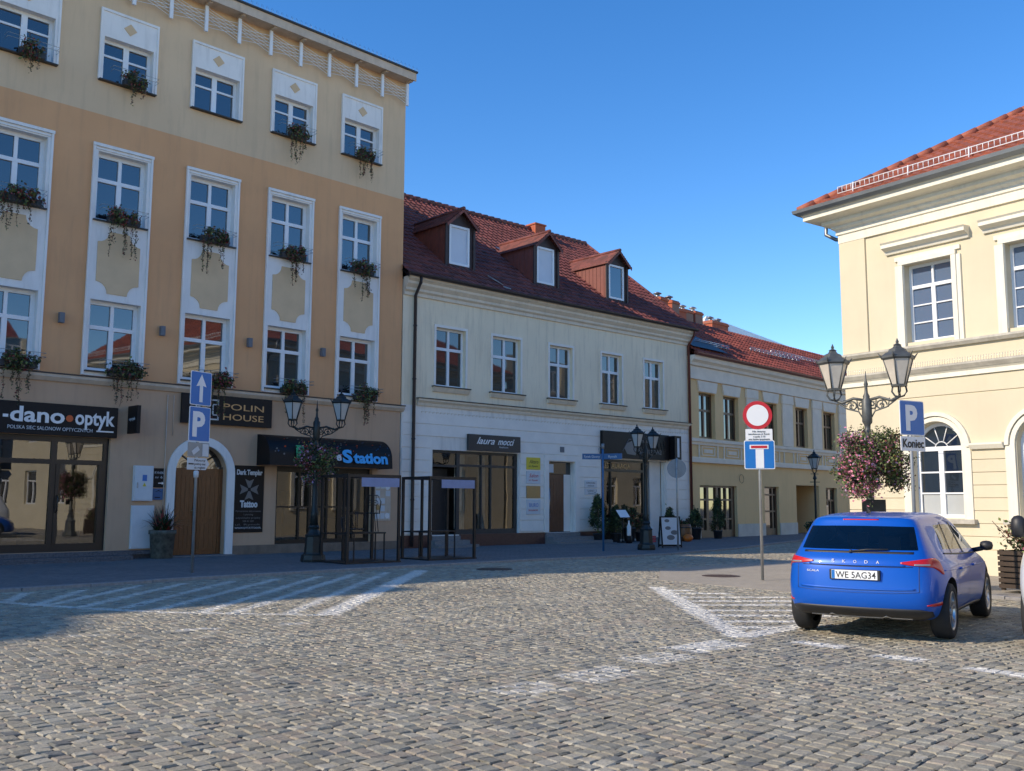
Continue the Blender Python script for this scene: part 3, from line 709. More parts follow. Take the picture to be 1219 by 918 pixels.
# ================================================================== 2. CREAM HOUSE WITH DORMERS
def build_B():
    root = empty('dormer_house', FB.w(0), FB.a, 'cream two-storey house with three dormers in a brown-red tile roof', 'building')
    x1w = 15.38
    wins = [(1.40, 2.72), (3.98, 5.36), (6.87, 8.12), (9.80, 11.02), (12.44, 13.66)]
    holes = [(a, b, 5.48, 7.52) for a, b in wins]
    holes += [(1.32, 5.28, .45, 3.31), (6.80, 8.20, .45, 3.09), (9.73, 13.72, .12, 3.28)]
    mb = MB(); wall(mb, 0, x1w, 0, 8.95, holes, .22)
    body(mb, 0, x1w, 0, 8.95, 12.4, back=True)
    for x in (0, x1w): mb.add([(x, 0, 8.95), (x, 12.4, 8.95), (x, 6.2, 13.9)], [(0, 1, 2)])
    mb.build('wall', M['wallB'], root)
    # shallow block courses of the ground floor
    g = MB(); zc = [.5+.406*k for k in range(11)]
    for z0, z1 in zip(zc[:-1], zc[1:]):
        segs = [(.02, x1w-.02)]
        for a, b, c, d in ((1.25, 5.35, .45, 3.36), (6.55, 8.46, .0, 3.32), (9.66, 13.79, .0, 3.33)):
            if z0 < d and z1 > c:
                new = []
                for s0, s1 in segs:
                    if b < s0 or a > s1: new.append((s0, s1))
                    else:
                        if a > s0: new.append((s0, a))
                        if b < s1: new.append((b, s1))
                segs = new
        for s0, s1 in segs: g.box(s0, s1, -.028, -.001, z0+.012, z1-.012)
    g.build('block_courses', M['whiteB'], root, bevel=.006)
    for a, b in wins:
        o = window(root, a, b, 5.48, 7.52, .15, M['pvc'], M['glassB'], mull=(.5, (.5, 6.85, 7.45, .09)), trans=(6.80,), fw=.075, mw=.10, tw=.10)
        s = MB()
        for q0, q1 in ((a-.08, a), (b, b+.08)): s.box(q0, q1, -.03, -.001, 5.5, 7.52)
        s.box(a-.08, b+.08, -.03, -.001, 7.52, 7.61); s.build('surround', M['whiteB'], o)
        s = MB(); s.prism_x([(0, 5.28), (-.06, 5.28), (-.12, 5.40), (-.12, 5.44), (0, 5.44)], a-.13, b+.13); s.build('sill', M['trimB'], o)
        s = MB(); s.box(a-.16, b+.16, -.16, .02, 5.442, 5.475); s.build('sill_flashing', M['sill'], o)
    c = MB(); c.prism_x([(0, 4.76), (-.05, 4.76), (-.07, 4.86), (-.15, 4.93), (-.15, 4.99), (0, 4.99)], .62, x1w+.04); c.build('string_course', M['trimB'], root)
    c = MB(); c.box(.60, x1w+.06, -.18, 0, 4.992, 5.02); c.build('course_flashing', M['sill'], root)
    k = MB(); x = .8
    while x < x1w-.1: 
        if not 9.4 < x < 14.4 or True: k.box(x, x+.10, -.04, -.029, 4.56, 4.58); k.box(x, x+.015, -.04, -.029, 4.52, 4.56); x += .16
    k.build('key_frieze', M['trimB'], root)
    c = MB(); c.prism_x([(0, 8.45), (-.06, 8.45), (-.06, 8.56), (-.14, 8.62), (-.14, 8.70), (-.26, 8.82), (-.26, 8.90), (-.38, 8.98), (-.38, 9.05), (0, 9.05)], .0, x1w+.12); c.build('cornice', M['trimB'], root)
    c = MB(); c.prism_x([(-.36, 9.06)] + [(-.45-.10*math.cos(R(t)), 9.13-.10*math.sin(R(t))) for t in range(0, 181, 30)][::-1] + [(-.36, 9.14)], -.1, x1w+.2); c.build('gutter', M['gutterB'], root)
    d = MB(); d.tube([(.42, -.43, 9.05), (.42, -.40, 8.85), (.42, -.12, 8.45), (.42, -.12, .75), (.42, -.12, .1)], .058, 8)
    for z in (1.6, 3.6, 5.6, 7.4): d.lathe([(.07, z), (.07, z+.05)], 8, (.42, -.12))
    d.build('downpipe', M['gutterB'], root)
    d = MB(); d.tube([(x1w+.02, -.43, 9.05), (x1w+.02, -.38, 8.85), (x1w+.02, -.08, 8.45), (x1w+.02, -.10, .2)], .06, 8); d.build('downpipe', M['gutterC'], root)
    # plinth
    for q in ((.02, 1.30, .46), (2.52, 6.56, .46), (8.42, 9.72, .46), (13.80, x1w, .40)): p = MB(); p.box(q[0], q[1], -.06, -.001, 0, q[2]); p.build('plinth', M['graniteB'], root)
    # fashion shop window and recessed entrance
    f = MB(); y = .08
    for x, w in ((1.32, .08), (2.44, .14), (5.16, .12), (3.56, .045), (4.0, .05)):
        f.box(x, x+w, y, y+.08, .45 if x < 2 or x > 2.4 else .45, 3.31)
    f.box(2.58, 5.16, y+.002, y+.08, .45, .62); f.box(2.58, 5.16, y+.002, y+.08, 2.78, 2.86); f.box(1.4, 5.16, y+.002, y+.08, 3.22, 3.31); f.box(1.4, 2.44, y+.002, y+.08, 2.74, 2.82)
    o = f.build('shop_window', M['greyframe'], root)
    g = MB(); g.quad((2.5, y+.06, .5), (5.2, y+.06, .5), (5.2, y+.06, 3.28), (2.5, y+.06, 3.28)); g.quad((1.4, y+.06, 2.8), (2.46, y+.06, 2.8), (2.46, y+.06, 3.25), (1.4, y+.06, 3.25)); g.build('pane', M['shopglass'], o)
    interior(root, 1.32, 5.28, .45, 3.31, .24, 2.6)
    cu = MB()
    for x0, x1 in ((2.62, 3.1), (3.7, 4.05)):
        n = 14; vs = []
        for i in range(n+1): 
            xx = x0+(x1-x0)*i/n; vs += [(xx, .42+.04*math.sin(i*1.9), .62), (xx, .42+.04*math.sin(i*1.9+.4), 3.2)]
        cu.add(vs, [(2*i, 2*i+2, 2*i+3, 2*i+1) for i in range(n)])
    cu.build('curtain', M['curtain'], root)
    d = MB(); d.box(1.55, 2.40, .55, .62, .45, 2.7); d.build('door', M['greyframe'], root)
    st = MB(); st.box(1.30, 2.50, -.10, .24, 0, .42); st.box(1.15, 2.66, -.42, -.101, 0, .28); st.box(1.05, 2.80, -.74, -.421, 0, .14); st.build('entrance_step', M['stone'], root)
    # house door
    d = MB(); y = .20; d.box(6.81, 7.82, y, y+.07, .47, 2.62); d.box(6.92, 7.70, y-.02, y, 1.15, 2.5); d.box(6.92, 7.70, y-.02, y, .6, 1.0)
    for q in range(5): d.box(6.95+.15*q, 6.962+.15*q, y-.028, y-.019, 1.18, 2.46)
    o = d.build('door', M['doorB'], root)
    h = MB(); h.tube([(6.98, y-.09, .95), (6.98, y-.09, 2.1)], .018, 6); h.box(6.86, 6.92, y-.03, y-.02, 1.1, 1.3); h.box(6.86, 6.92, y-.03, y-.02, 1.65, 1.8); h.build('handle', M['silver'], o)
    tr = MB(); tr.box(6.81, 8.19, y+.002, y+.07, 2.63, 3.07); tr.build('transom_light', M['glassB'], root)
    nb = MB(); nb.box(6.9, 7.2, .12, .19, 2.68, 3.0); nb.build('house_number_lamp', M['offwhite'], root)
    sd = MB(); sd.box(7.83, 8.19, y+.002, y+.09, .47, 2.62); sd.build('door_side_panel', M['whiteB'], root)
    s = MB()
    for q0, q1 in ((6.56, 6.79), (8.21, 8.44)): s.box(q0, q1, -.06, -.001, .46, 3.12)
    s.box(6.56, 8.44, -.06, -.001, 3.12, 3.32); s.build('door_surround', M['whiteB'], root)
    st = MB(); st.box(6.62, 8.40, -.12, .19, 0, .44); st.box(6.62, 9.0, -.45, -.121, 0, .29); st.box(6.62, 9.5, -.80, -.451, 0, .145); st.build('entrance_step', M['stone'], root)
    v = MB(); v.box(7.40, 7.62, -.045, -.029, 3.45, 3.66); v.build('air_vent', M['grit'], root)
    # restaurant front
    f = MB(); y = .10
    for x, w in ((9.73, .08), (12.40, .26), (10.4, .05)): f.box(x, x+w, y, y+.1, .12, 3.28)
    f.box(9.8, 12.4, y+.002, y+.08, .12, .85); f.box(9.8, 12.4, y+.002, y+.08, 2.80, 2.90); f.box(9.8, 12.4, y+.002, y+.08, 3.2, 3.28)
    o = f.build('shop_window', M['blackframe'], root)
    g = MB(); g.quad((9.8, y+.06, .8), (12.42, y+.06, .8), (12.42, y+.06, 3.22), (9.8, y+.06, 3.22)); g.build('pane', M['shopglass'], o)
    interior(root, 9.73, 12.6, .12, 3.28, .24, 2.6)
    text('RESTAURACJA', .26, M['gold'], o, TM(9.95, y+.045, 2.95), extrude=.004, width=1.7)
    w = MB(); w.box(13.0, 13.72, .25, .9, .12, 3.28); w.build('entrance_wall', M['whiteB'], root)
    d = MB(); d.box(12.66, 13.0, .6, .66, .12, 3.2); d.build('door', M['blackframe'], root)
    st = MB(); st.box(12.4, 13.75, -.25, .24, 0, .14); st.build('entrance_step', M['stone'], root)
    # roof -----------------------------------------------------------
    ex, ez = -.42, 9.10; pit = math.atan2(5.15, 6.62); Ls = 6.62/math.cos(pit); up = (math.cos(pit), math.sin(pit))
    roof_plane(root, M['tileB'], (0, ex, ez), up, lambda t: -.10, lambda t: x1w+.12, Ls, .36, .27)
    bk = MB(); bk.quad((x1w+.12, 12.8, 9.0), (-.1, 12.8, 9.0), (-.1, 6.2, 14.23), (x1w+.12, 6.2, 14.23))
    bk.quad((-.1, -.38, 8.99), (x1w+.12, -.38, 8.99), (x1w+.12, 6.2, 14.21), (-.1, 6.2, 14.21)); bk.build('roof_underlay', M['gutterB'], root)
    rd = MB(); x = -.1
    while x < x1w: rd.tube([(x, 6.2, 14.28), (x+.40, 6.2, 14.31)], [.11, .125], 8); x += .38
    rd.build('ridge_tiles', M['tileB'], root)
    vg = MB(); vg.tube([(x1w+.12, -.44, 9.14), (x1w+.12, 6.2, 14.32)], .06, 6); vg.build('verge_tiles', M['tileB'], root)
    def zr(yy): return 9.10 + (yy+.42)*5.15/6.62
    # dormers
    for cx in (2.99, 7.37, 11.55):
        yf = .70; w = .67; zt = 11.60; za = 12.04; zb = zr(yf)
        d = MB()
        yb = (zt-9.10)*6.62/5.15-.42
        for sx in (-1, 1):
            X = cx+sx*w
            d.add([(X, yf, zb-.05), (X, yb, zt), (X, yf, zt)], [(0, 1, 2) if sx > 0 else (0, 2, 1)])
            for q in range(9):
                yy = yf + .1 + q*(yb-yf-.2)/9; zz = zr(yy)
                d.box(X-.006 if sx > 0 else X-.014, X+.014 if sx > 0 else X+.006, yy, yy+.02, zz, zt)
        o = d.build('dormer', M['cheek'], root)
        fr = MB(); wall(fr, cx-w, cx+w, zb-.06, zt, [(cx-.50, cx+.44, 10.06, 11.52)], .08, yf)
        fr.add([(cx-w, yf, zt), (cx+w, yf, zt), (cx, yf, za)], [(0, 1, 2)])
        for sx in (-1, 1): fr.box(cx+sx*(w-.02)-.05, cx+sx*(w-.02)+.05, yf-.05, yf-.001, zb, zt)
        fr.build('dormer_front', M['dormerdark'], o)
        wf = MB()
        a, b_ = cx-.50, cx+.44
        for q in ((a, a+.08, 10.06, 11.52), (b_-.08, b_, 10.06, 11.52), (a+.08, b_-.08, 10.06, 10.14), (a+.08, b_-.08, 11.44, 11.52)): wf.box(q[0], q[1], yf-.02, yf+.05, q[2], q[3])
        wf.build('dormer_window', M['pvc'], o)
        bl = MB(); bl.quad((a, yf+.03, 10.08), (b_, yf+.03, 10.08), (b_, yf+.03, 11.5), (a, yf+.03, 11.5)); bl.build('window_blind', M['blind'] if cx < 10 else M['glass'], o)
        ybk = (za-9.10)*6.62/5.15-.42
        rf = MB()
        for sx in (-1, 1):
            n = 8
            for i in range(n):
                t0, t1 = i/n, (i+1)/n
                # rows run along y; steps down the little slope
                ex0 = w+.09
                A_ = lambda t, y: (cx+sx*ex0*(1-t), y, zt-.10 + (za+.10-zt+.10)*t)
                y0 = yf-.22; 
                yb0 = min(ybk+.1, ((zt-.1+(za+.2-zt)*t0)-9.1)*6.62/5.15-.42+.1)
                p0 = A_(t0, y0); p1 = A_(t1, y0); p2 = A_(t1, yb0+.12); p3 = A_(t0, yb0)
                u_ = .03
                rf.add([(p0[0], p0[1], p0[2]+u_), (p1[0], p1[1], p1[2]), (p2[0], p2[1], p2[2]), (p3[0], p3[1], p3[2]+u_), (p0[0], p0[1], p0[2]-.02), (p3[0], p3[1], p3[2]-.02)],
                       [(0, 1, 2, 3) if sx < 0 else (3, 2, 1, 0), (4, 0, 3, 5)])
            rf.add([(cx+sx*ex0, yf-.22, zt-.12), (cx, yf-.22, za+.10), (cx, yf-.22, za-.02), (cx+sx*(ex0-.02), yf-.22, zt-.24)], [(0, 1, 2, 3)])
        rf.tube([(cx, yf-.24, za+.12), (cx, ybk+.1, za+.13)], .07, 6)
        rf.build('dormer_roof', M['tileB'], o)
    ch = MB(); ch.box(11.7, 12.35, 5.8, 6.4, 13.6, 14.46); ch.box(11.66, 12.39, 5.76, 6.44, 14.46, 14.53); ch.build('chimney', M['brick'], root)
    sk = MB()
    for x, yy in ((1.6, 3.4), (6.9, 2.6)):
        z = zr(yy)+.12; sk.add([(x, yy, z), (x+.55, yy, z), (x+.55, yy+.6, z+.42), (x, yy+.6, z+.42)], [(0, 1, 2, 3)]); sk.box(x, x+.55, yy-.02, yy, z-.12, z)
    sk.build('roof_hatch', M['zinc'], root)
    lr = MB(); lr.tube([(4.35, -.15, 9.42), (3.95, .25, 9.78)], .02, 5); lr.tube([(4.35, -.15, 9.36), (4.6, -.3, 9.28)], .03, 5); lr.build('cable_bracket', M['steel'], root)
build_B()

# signs on the dormer house
r_, w_, y_ = board('shop_sign', FB, 2.78, 5.24, 3.345, 3.91, .05, .10, M['greyframe'], 'dark grey shop sign with white handwriting above the display window', 'sign')
text('laura', .34, M['white'], r_, TM(-.86, y_, .24), shear=.45, offset=.004, width=.84); text('mocci', .34, M['white'], r_, TM(.12, y_, .24), shear=.45, offset=.004, width=.80)
text('fashion', .09, M['offwhite'], r_, TM(.2, y_, .13), extrude=.003, width=.42)
r_, w_, y_ = board('shop_sign', FB, 9.64, 13.80, 3.34, 4.40, .04, .14, M['black'], 'large black restaurant sign with grey ornament behind the twin lanterns', 'sign')
b = MB()
b.prism_y([(-.62, .18), (-.1, .14), (-.02, .5), (-.3, .72), (-.62, .62), (-.8, .42)], y_-.004, y_)
for q in range(9): b.tube([(.05+.2*q, y_, .25+.1*(q % 2)), (.12+.2*q, y_, .62+.08*(q % 3)), (.2+.2*q, y_, .35)], .016, 4)
b.tube([(-.9, y_, .28), (-.5, y_, .78), (.2, y_, .80), (.5, y_, .7)], .018, 4)
b.build('ornament', M['greyletter'], r_)
text('Ratuszowa', .4, M['greyletter'], r_, TM(.05, y_, .22), shear=.3, width=1.5)
text('restauracja', .2, M['greyletter'], r_, TM(.0, y_, .68), shear=.3, width=1.2)
r_ = empty('blade_sign', FB.w(14.1, .003, 3.38), FB.a, 'upright black sign box with a pale stripe at the end of the restaurant sign', 'sign')
b = MB(); b.box(-.22, .22, -.42, -.05, 0, 1.0); b.build('panel', M['black'], r_, bevel=.004)
b = MB(); b.box(-.02, .02, -.05, 0, .2, .26); b.box(-.02, .02, -.05, 0, .74, .8); b.build('bracket', M['black'], r_)
b = MB(); b.box(-.06, .08, -.426, -.4201, .1, .9); b.build('lit_stripe', M['offwhite'], r_)
for (z0, z1, mt, lb, tx, tm) in ((2.76, 3.20, 'yellow', 'yellow wall plate with a black scribble, top of the plates left of the brown door', 'Altero', 'sunblack'), (2.24, 2.70, 'offwhite', 'pale wall plate with faint red writing just below the yellow plate', 'Salon', 'red'), (1.72, 2.16, 'brass', 'dull brass wall plate between the two pale plates left of the brown door', None, None), (1.12, 1.66, 'offwhite', 'white wall plate with blue and red writing, lowest plate left of the brown door', 'BIURO', 'blue')):
    r_, w_, y_ = board('wall_plate', FB, 5.64, 6.34, z0, z1, .031, .025, M[mt], lb, 'plate')
    if tx: text(tx, .2, M[tm], r_, TM(-.22, y_, (z1-z0)*.5), extrude=.002, width=.46, shear=.3 if tm != 'blue' else 0); text('RACHUNKOWE' if tm == 'blue' else 'ul. Rynek', .09, M['red' if tm == 'blue' else tm], r_, TM(-.24, y_, (z1-z0)*.22), extrude=.002, width=.46)
r_, w_, y_ = board('wall_plate', FB, 8.74, 9.43, 2.13, 2.42, .031, .02, M['offwhite'], 'small white lettered plate right of the brown door, the upper one', 'plate')
text('KANCELARIA', .1, M['greyletter'], r_, TM(-.25, y_, .16), extrude=.002, width=.5); text('adwokacka', .08, M['greyletter'], r_, TM(-.18, y_, .06), extrude=.002, width=.36)
r_, w_, y_ = board('wall_plate', FB, 8.74, 9.43, 1.86, 2.10, .031, .02, M['offwhite'], 'small white lettered plate right of the brown door, the lower one', 'plate')
text('GABINET', .1, M['greyletter'], r_, TM(-.2, y_, .12), extrude=.002, width=.4); text('lekarski', .07, M['greyletter'], r_, TM(-.15, y_, .04), extrude=.002, width=.3)

# ================================================================== 3. MUSTARD HOUSE
def build_C():
    L_ = 26
    root = empty('mustard_house', FC.w(0), FC.a, 'long low mustard-yellow house with pale stone trim and bright red tiles', 'building')
    wins = [(.86, 2.22), (2.95, 4.30), (6.70, 8.04), (10.0, 11.34), (13.22, 14.58), (16.4, 17.7), (19.4, 20.7)]
    holes = [(a, b, 4.44, 6.46) for a, b in wins] + [(.82, 3.98, .02, 2.35), (6.57, 8.02, .02, 2.38), (9.85, 12.40, .02, 2.5), (13.22, 14.55, .3, 2.42)]
    mb = MB(); wall(mb, 0, L_, 0, 8.0, holes, .28); body(mb, 0, L_, 0, 8.0, 11)
    mb.build('wall', M['wallC'], root)
    for a, b in wins:
        o = window(root, a, b, 4.44, 6.46, .20, M['brownframe'], M['glassB'], mull=(.5, (.5, 5.75, 6.4, .08)), trans=(5.70,), fw=.09, mw=.12, tw=.10)
        l = MB(); l.prism_y([(a-.02, 6.50), (b+.02, 6.50), (b+.16, 6.98), (a-.16, 6.98)], -.07, -.001); l.build('lintel', M['trimC'], o)
    for a, b in ((5.0, 6.0), (8.55, 9.6), (11.85, 12.85), (15.05, 15.95), (18.2, 19.0)):
        p = MB(); p.box(a, b, -.07, -.001, 4.42, 6.55); p.box(a-.06, b+.06, -.10, -.001, 6.551, 6.98); p.build('pilaster', M['trimC'], root)
    t = MB(); t.box(0, L_, -.10, -.001, 7.02, 7.10); t.box(0, L_, -.06, -.002, 7.10, 7.60); t.prism_x([(0, 7.6), (-.16, 7.62), (-.2, 7.74), (-.34, 7.84), (-.38, 8.02), (0, 8.02)], 0, L_)
    t.build('frieze', M['trimC'], root)
    t = MB(); t.box(0, L_, -.12, -.001, 4.26, 4.40); t.box(0, L_, -.05, -.001, 4.12, 4.259); t.box(0, L_, -.14, -.001, 3.34, 3.52); t.box(0, L_, -.05, -.001, 3.521, 3.58)
    x = .2; k = 0
    xs = [.1, .75, 2.3, 2.85, 4.4, 5.0, 6.05, 6.6, 8.1, 8.6, 9.6, 10.0, 11.4, 11.9, 12.85, 13.2, 14.6, 15.05, 15.9, 16.4, 17.7]
    for a, b in zip(xs[:-1], xs[1:]):
        t.box(a, a+.07, -.045, -.001, 3.581, 4.119)
        if b-a > 1.0: 
            for z0, z1 in ((3.66, 3.70), (4.02, 4.06)): t.box(a+.25, b-.2, -.035, -.001, z0, z1)
            for xx in (a+.25, b-.24): t.box(xx, xx+.04, -.035, -.001, 3.701, 4.019)
            t.box(a+.45, b-.4, -.03, -.001, 3.78, 3.94)
    t.build('balustrade_band', M['trimC'], root)
    for a, b in ((0, .8), (4.0, 6.55), (8.04, 9.83), (12.42, 13.2), (14.57, L_)): p = MB(); p.box(a, b, -.05, -.001, 0, .62); p.build('plinth', M['plinthC'], root)
    f = MB(); y = .14
    for x, w in ((.82, .1), (1.55, .2), (2.35, .2), (2.75, .06), (3.2, .08), (3.70, .28)): f.box(x, x+w, y, y+.1, .02, 2.35)
    for z in (.02, .82, 1.68, 2.26): f.box(.9, 3.7, y+.003, y+.08, z, z+(.35 if z < .1 else .08))
    o = f.build('shop_window', M['brownframe'], root)
    g = MB(); g.quad((.85, y+.07, .1), (3.9, y+.07, .1), (3.9, y+.07, 2.3), (.85, y+.07, 2.3)); g.build('pane', M['glassB'], o)
    f = MB()
    for x, w in ((6.57, .08), (7.55, .12), (7.9, .12)): f.box(x, x+w, y, y+.1, .02, 2.38)
    for z, h in ((.02, .35), (1.15, .08), (1.95, .08), (2.30, .08)): f.box(6.6, 7.95, y+.003, y+.08, z, z+h)
    o = f.build('shop_window', M['brownframe'], root)
    g = MB(); g.quad((6.6, y+.07, .1), (8.0, y+.07, .1), (8.0, y+.07, 2.35), (6.6, y+.07, 2.35)); g.build('pane', M['glassB'], o)
    window(root, 13.22, 14.55, .3, 2.42, .16, M['brownframe'], M['glassB'], mull=(.62,), trans=(1.75,), fw=.08)
    q = MB(); q.quad((9.85, .28, 0), (9.85, 4.5, 0), (9.85, 4.5, 2.5), (9.85, .28, 2.5)); q.quad((12.4, 4.5, 0), (12.4, .28, 0), (12.4, .28, 2.5), (12.4, 4.5, 2.5)); q.quad((9.85, 4.5, 0), (12.4, 4.5, 0), (12.4, 4.5, 2.5), (9.85, 4.5, 2.5)); q.quad((9.85, .28, 2.5), (9.85, 4.5, 2.5), (12.4, 4.5, 2.5), (12.4, .28, 2.5))
    q.build('passage', M['wallC'], root)
    w = MB(); w.tube([(4.3, -.06, 2.50)] + [(4.3+.2*math.sin(R(t)), -.08, 2.5+.2-.2*math.cos(R(t))) for t in range(0, 360, 30)], .012, 4); w.build('wall_ring', M['brownframe'], root)
    gt = MB(); gt.prism_x([(-.36, 8.02)] + [(-.46-.11*math.cos(R(t)), 8.14-.12*math.sin(R(t))) for t in range(0, 181, 30)][::-1] + [(-.36, 8.2)], 0, L_); gt.box(0, L_, -.46, -.35, 8.02, 8.05); gt.build('gutter', M['gutterC'], root)
    # red roof, slightly trapezoid towards the far end, and the pale sheet roof above it
    up0 = (3.35, 2.45); l_ = math.hypot(*up0); up = (up0[0]/l_, up0[1]/l_)
    roof_plane(root, M['tileC'], (0, -.42, 8.12), up, lambda t: 0, lambda t: L_, l_*.975, .34, .30, amp=.03, step=.05)
    pr = MB(); pr.add([(0, 2.95, 10.55), (L_, 2.95, 10.55), (L_, 11.4, 8.0), (0, 11.4, 8.0)], [(0, 1, 2, 3)]); 
    pr.quad((0, -.4, 8.03), (L_, -.4, 8.03), (L_, 2.95, 10.5), (0, 2.95, 10.5)); pr.build('roof_underlay', M['gutterC'], root)
    pp = MB(); pp.add([(6.0, 3.0, 10.35), (27, 3.6, 10.35), (33, 8.2, 12.0), (10.4, 5.35, 12.0)], [(0, 1, 2, 3)]); pp.add([(6.0, 3.0, 10.35), (10.4, 5.35, 12.0), (9.5, 9, 9.5), (6, 8, 9.0)], [(0, 1, 2, 3)])
    pp.add([(10.4, 5.35, 12.0), (33, 8.2, 12.0), (33, 14, 9), (9.5, 9, 9.5)], [(0, 1, 2, 3)])
    pp.build('sheet_roof', M['pale'], root)
    sn = MB()
    for k, (x0, x1, yy) in enumerate(((1.2, 4.2, .35), (7.2, 12.5, .9), (10.0, 15.8, 1.25), (15, 21, .8))):
        z = 8.12+(yy+.42)*2.45/3.35
        for j in (0, 1, 2): sn.tube([(x0, yy, z+.14+.07*j), (x1, yy, z+.14+.07*j)], .016, 4)
        xx = x0
        while xx <= x1: sn.tube([(xx, yy, z), (xx, yy, z+.30)], .014, 4); xx += .45
    sn.build('snow_guard', M['silver'], root)
    hd = MB(); hd.add([(0, -.3, 8.42), (3.0, -.3, 8.42), (2.2, .9, 9.25), (0, .9, 9.25)], [(0, 1, 2, 3)]); hd.build('roof_sheet', M['gutterB'], root)
    for x0, x1, yy, zt in ((.5, 1.1, 1.7, 11.0), (1.9, 2.5, 2.0, 11.1), (2.9, 4.2, 2.7, 11.05), (4.5, 5.3, 3.0, 11.2), (5.5, 6.2, 3.0, 11.25), (7.6, 9.2, 3.3, 11.1)):
        c = MB(); c.box(x0, x1, yy, yy+.75, 9.2, zt); c.box(x0-.04, x1+.04, yy-.04, yy+.79, zt-.16, zt-.06); o = c.build('chimney', M['brick'], root)
        p = MB(); n = max(1, int((x1-x0)/.55))
        for i in range(n):
            x = x0+(x1-x0)*(i+.5)/n; p.lathe([(.11, zt), (.11, zt+.16)], 8, (x, yy+.37)); p.lathe([(.20, zt+.20), (.21, zt+.22), (.04, zt+.30)], 8, (x, yy+.37))
        p.build('chimney_cap', M['zinc'], o)
build_C()

# ================================================================== 4. TOWN HALL (right)
def build_R():
    nb = 5; sp = 2.43; L_ = 14.4; DEP = 15.5
    root = empty('town_hall', FR.w(0), FR.a, 'butter-yellow town hall with arched ground floor windows and deep stepped cornice', 'building')
    cx = [2.30 + sp*i for i in range(nb)]
    holes = [(c-.60, c+.60, 5.32, 7.20) for c in cx] + [(c-.60, c+.60, 1.22, 3.40, True) for c in cx]
    mb = MB(); wall(mb, 0, L_, 0, 8.9, holes, .26); body(mb, 0, L_, 0, 8.9, DEP)
    mb.build('wall', M['wallR'], root)
    p = MB(); p.box(-.05, .68, -.05, -.001, 5.24, 8.1); p.box(-.05, -.001, -.001, .68, 5.24, 8.1); p.build('corner_pilaster', M['wallR'], root)
    # rusticated courses
    zc = [.55, .83, 1.11, 1.39, 1.67, 1.95, 2.23, 2.51, 2.79, 3.99]
    g = MB()
    for k, (z0, z1) in enumerate(zip(zc[:-1], zc[1:])):
        segs = [(-.04, L_)]
        for c in cx:
            h = .83 if z0 < 2.75 else None
            if z1 <= 1.15: continue
            if h: 
                s0, s1 = segs.pop(); segs += [(s0, c-h), (c+h, s1)]
        if z0 < 2.75:
            for s0, s1 in segs: g.box(s0, s1, -.022, -.001, z0+.006, z1-.006)
        else:
            hs = [(c-.83, c+.83, 2.70, 3.63, True) for c in cx]
            w_ = MB(); wall(w_, -.04, L_, 2.80, 3.98, [(a, b, 2.80, 3.63, True) for a, b, *_ in hs], .021, y=-.022)
            w_.quad((-.04, -.022, 3.98), (L_, -.022, 3.98), (L_, 0, 3.98), (-.04, 0, 3.98)); w_.build('arcade_field', M['wallR'], root)
    g.box(-.04, L_, -.022, -.001, 4.01, 4.40)
    g.box(-.05, L_, -.12, -.0005, 0, .54)
    g.build('rusticated_courses', M['wallR'], root, bevel=.008)
    for i, c in enumerate(cx):
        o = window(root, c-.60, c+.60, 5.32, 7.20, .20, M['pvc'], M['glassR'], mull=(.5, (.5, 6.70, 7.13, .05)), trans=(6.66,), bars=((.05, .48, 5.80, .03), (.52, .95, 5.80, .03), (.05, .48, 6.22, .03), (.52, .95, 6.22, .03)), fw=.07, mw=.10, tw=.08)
        s = MB()
        for e, q in ((.82, .05), (.72, .08)):
            a, b = c-e, c+e; w2 = .10 if e > .8 else .11
            s.box(a, a+w2, -q, -.001, 5.23, 7.20); s.box(b-w2, b, -q, -.001, 5.23, 7.20)
            s.box(a, b, -q-.002*(e > .8), -.001, 7.205 + (.11 if e > .8 else 0), 7.315 + (.10 if e > .8 else 0))
        s.box(c-.61, c-.60, -.05, 0, 5.32, 7.2)
        s.build('surround', M['trimR'], o)
        h = MB(); h.prism_x([(0, 7.52), (-.06, 7.52), (-.10, 7.60), (-.24, 7.66), (-.24, 7.74), (-.28, 7.78), (0, 7.80)], c-1.05, c+1.05); h.build('window_cornice', M['trimR'], o)
        o = window(root, c-.60, c+.60, 1.22, 3.40, .18, M['pvc'], M['glass'], mull=(.5,), trans=(), bars=((.05, .45, 2.26, .035), (.55, .95, 2.26, .035), (.05, .45, 1.78, .035), (.55, .95, 1.78, .035)), fw=.08, mw=.12, tw=.10, arch=True, fan=5)
        b = MB(); b.quad((c-.5, .22, 1.3), (c+.5, .22, 1.3), (c+.5, .22, 1.76), (c-.5, .22, 1.76)); b.build('frosted_film', M['lampglass'], o)
        s = MB()
        for r0, r1, q in ((.62, .72, .05), (.74, .83, .09)):
            po, pi_ = arc(c, 2.80, r1, 180, 0, 20), arc(c, 2.80, r0, 180, 0, 20)
            for k in range(20): s.prism_y([pi_[k], pi_[k+1], po[k+1], po[k]], -q, .0)
        for sx in (-1, 1): s.box(min(c+sx*.62, c+sx*.83), max(c+sx*.62, c+sx*.83), -.05, -.001, 1.20, 2.80)
        s.build('surround', M['trimR'], o)
        s = MB(); s.box(c-.90, c+.90, -.16, -.001, 1.10, 1.20); s.build('sill', M['trimRg'], o)
        im = MB()
        if i == 0: im.prism_x([(0, 2.74), (-.09, 2.74), (-.15, 2.83), (-.15, 2.87), (0, 2.88)], -.06, c-.84); im.build('impost_band', M['trimR'], root); im = MB()
        im.prism_x([(0, 2.74), (-.09, 2.74), (-.15, 2.83), (-.15, 2.87), (0, 2.88)], c+.84, (cx[i+1]-.84) if i < nb-1 else L_); im.build('impost_band', M['trimR'], root)
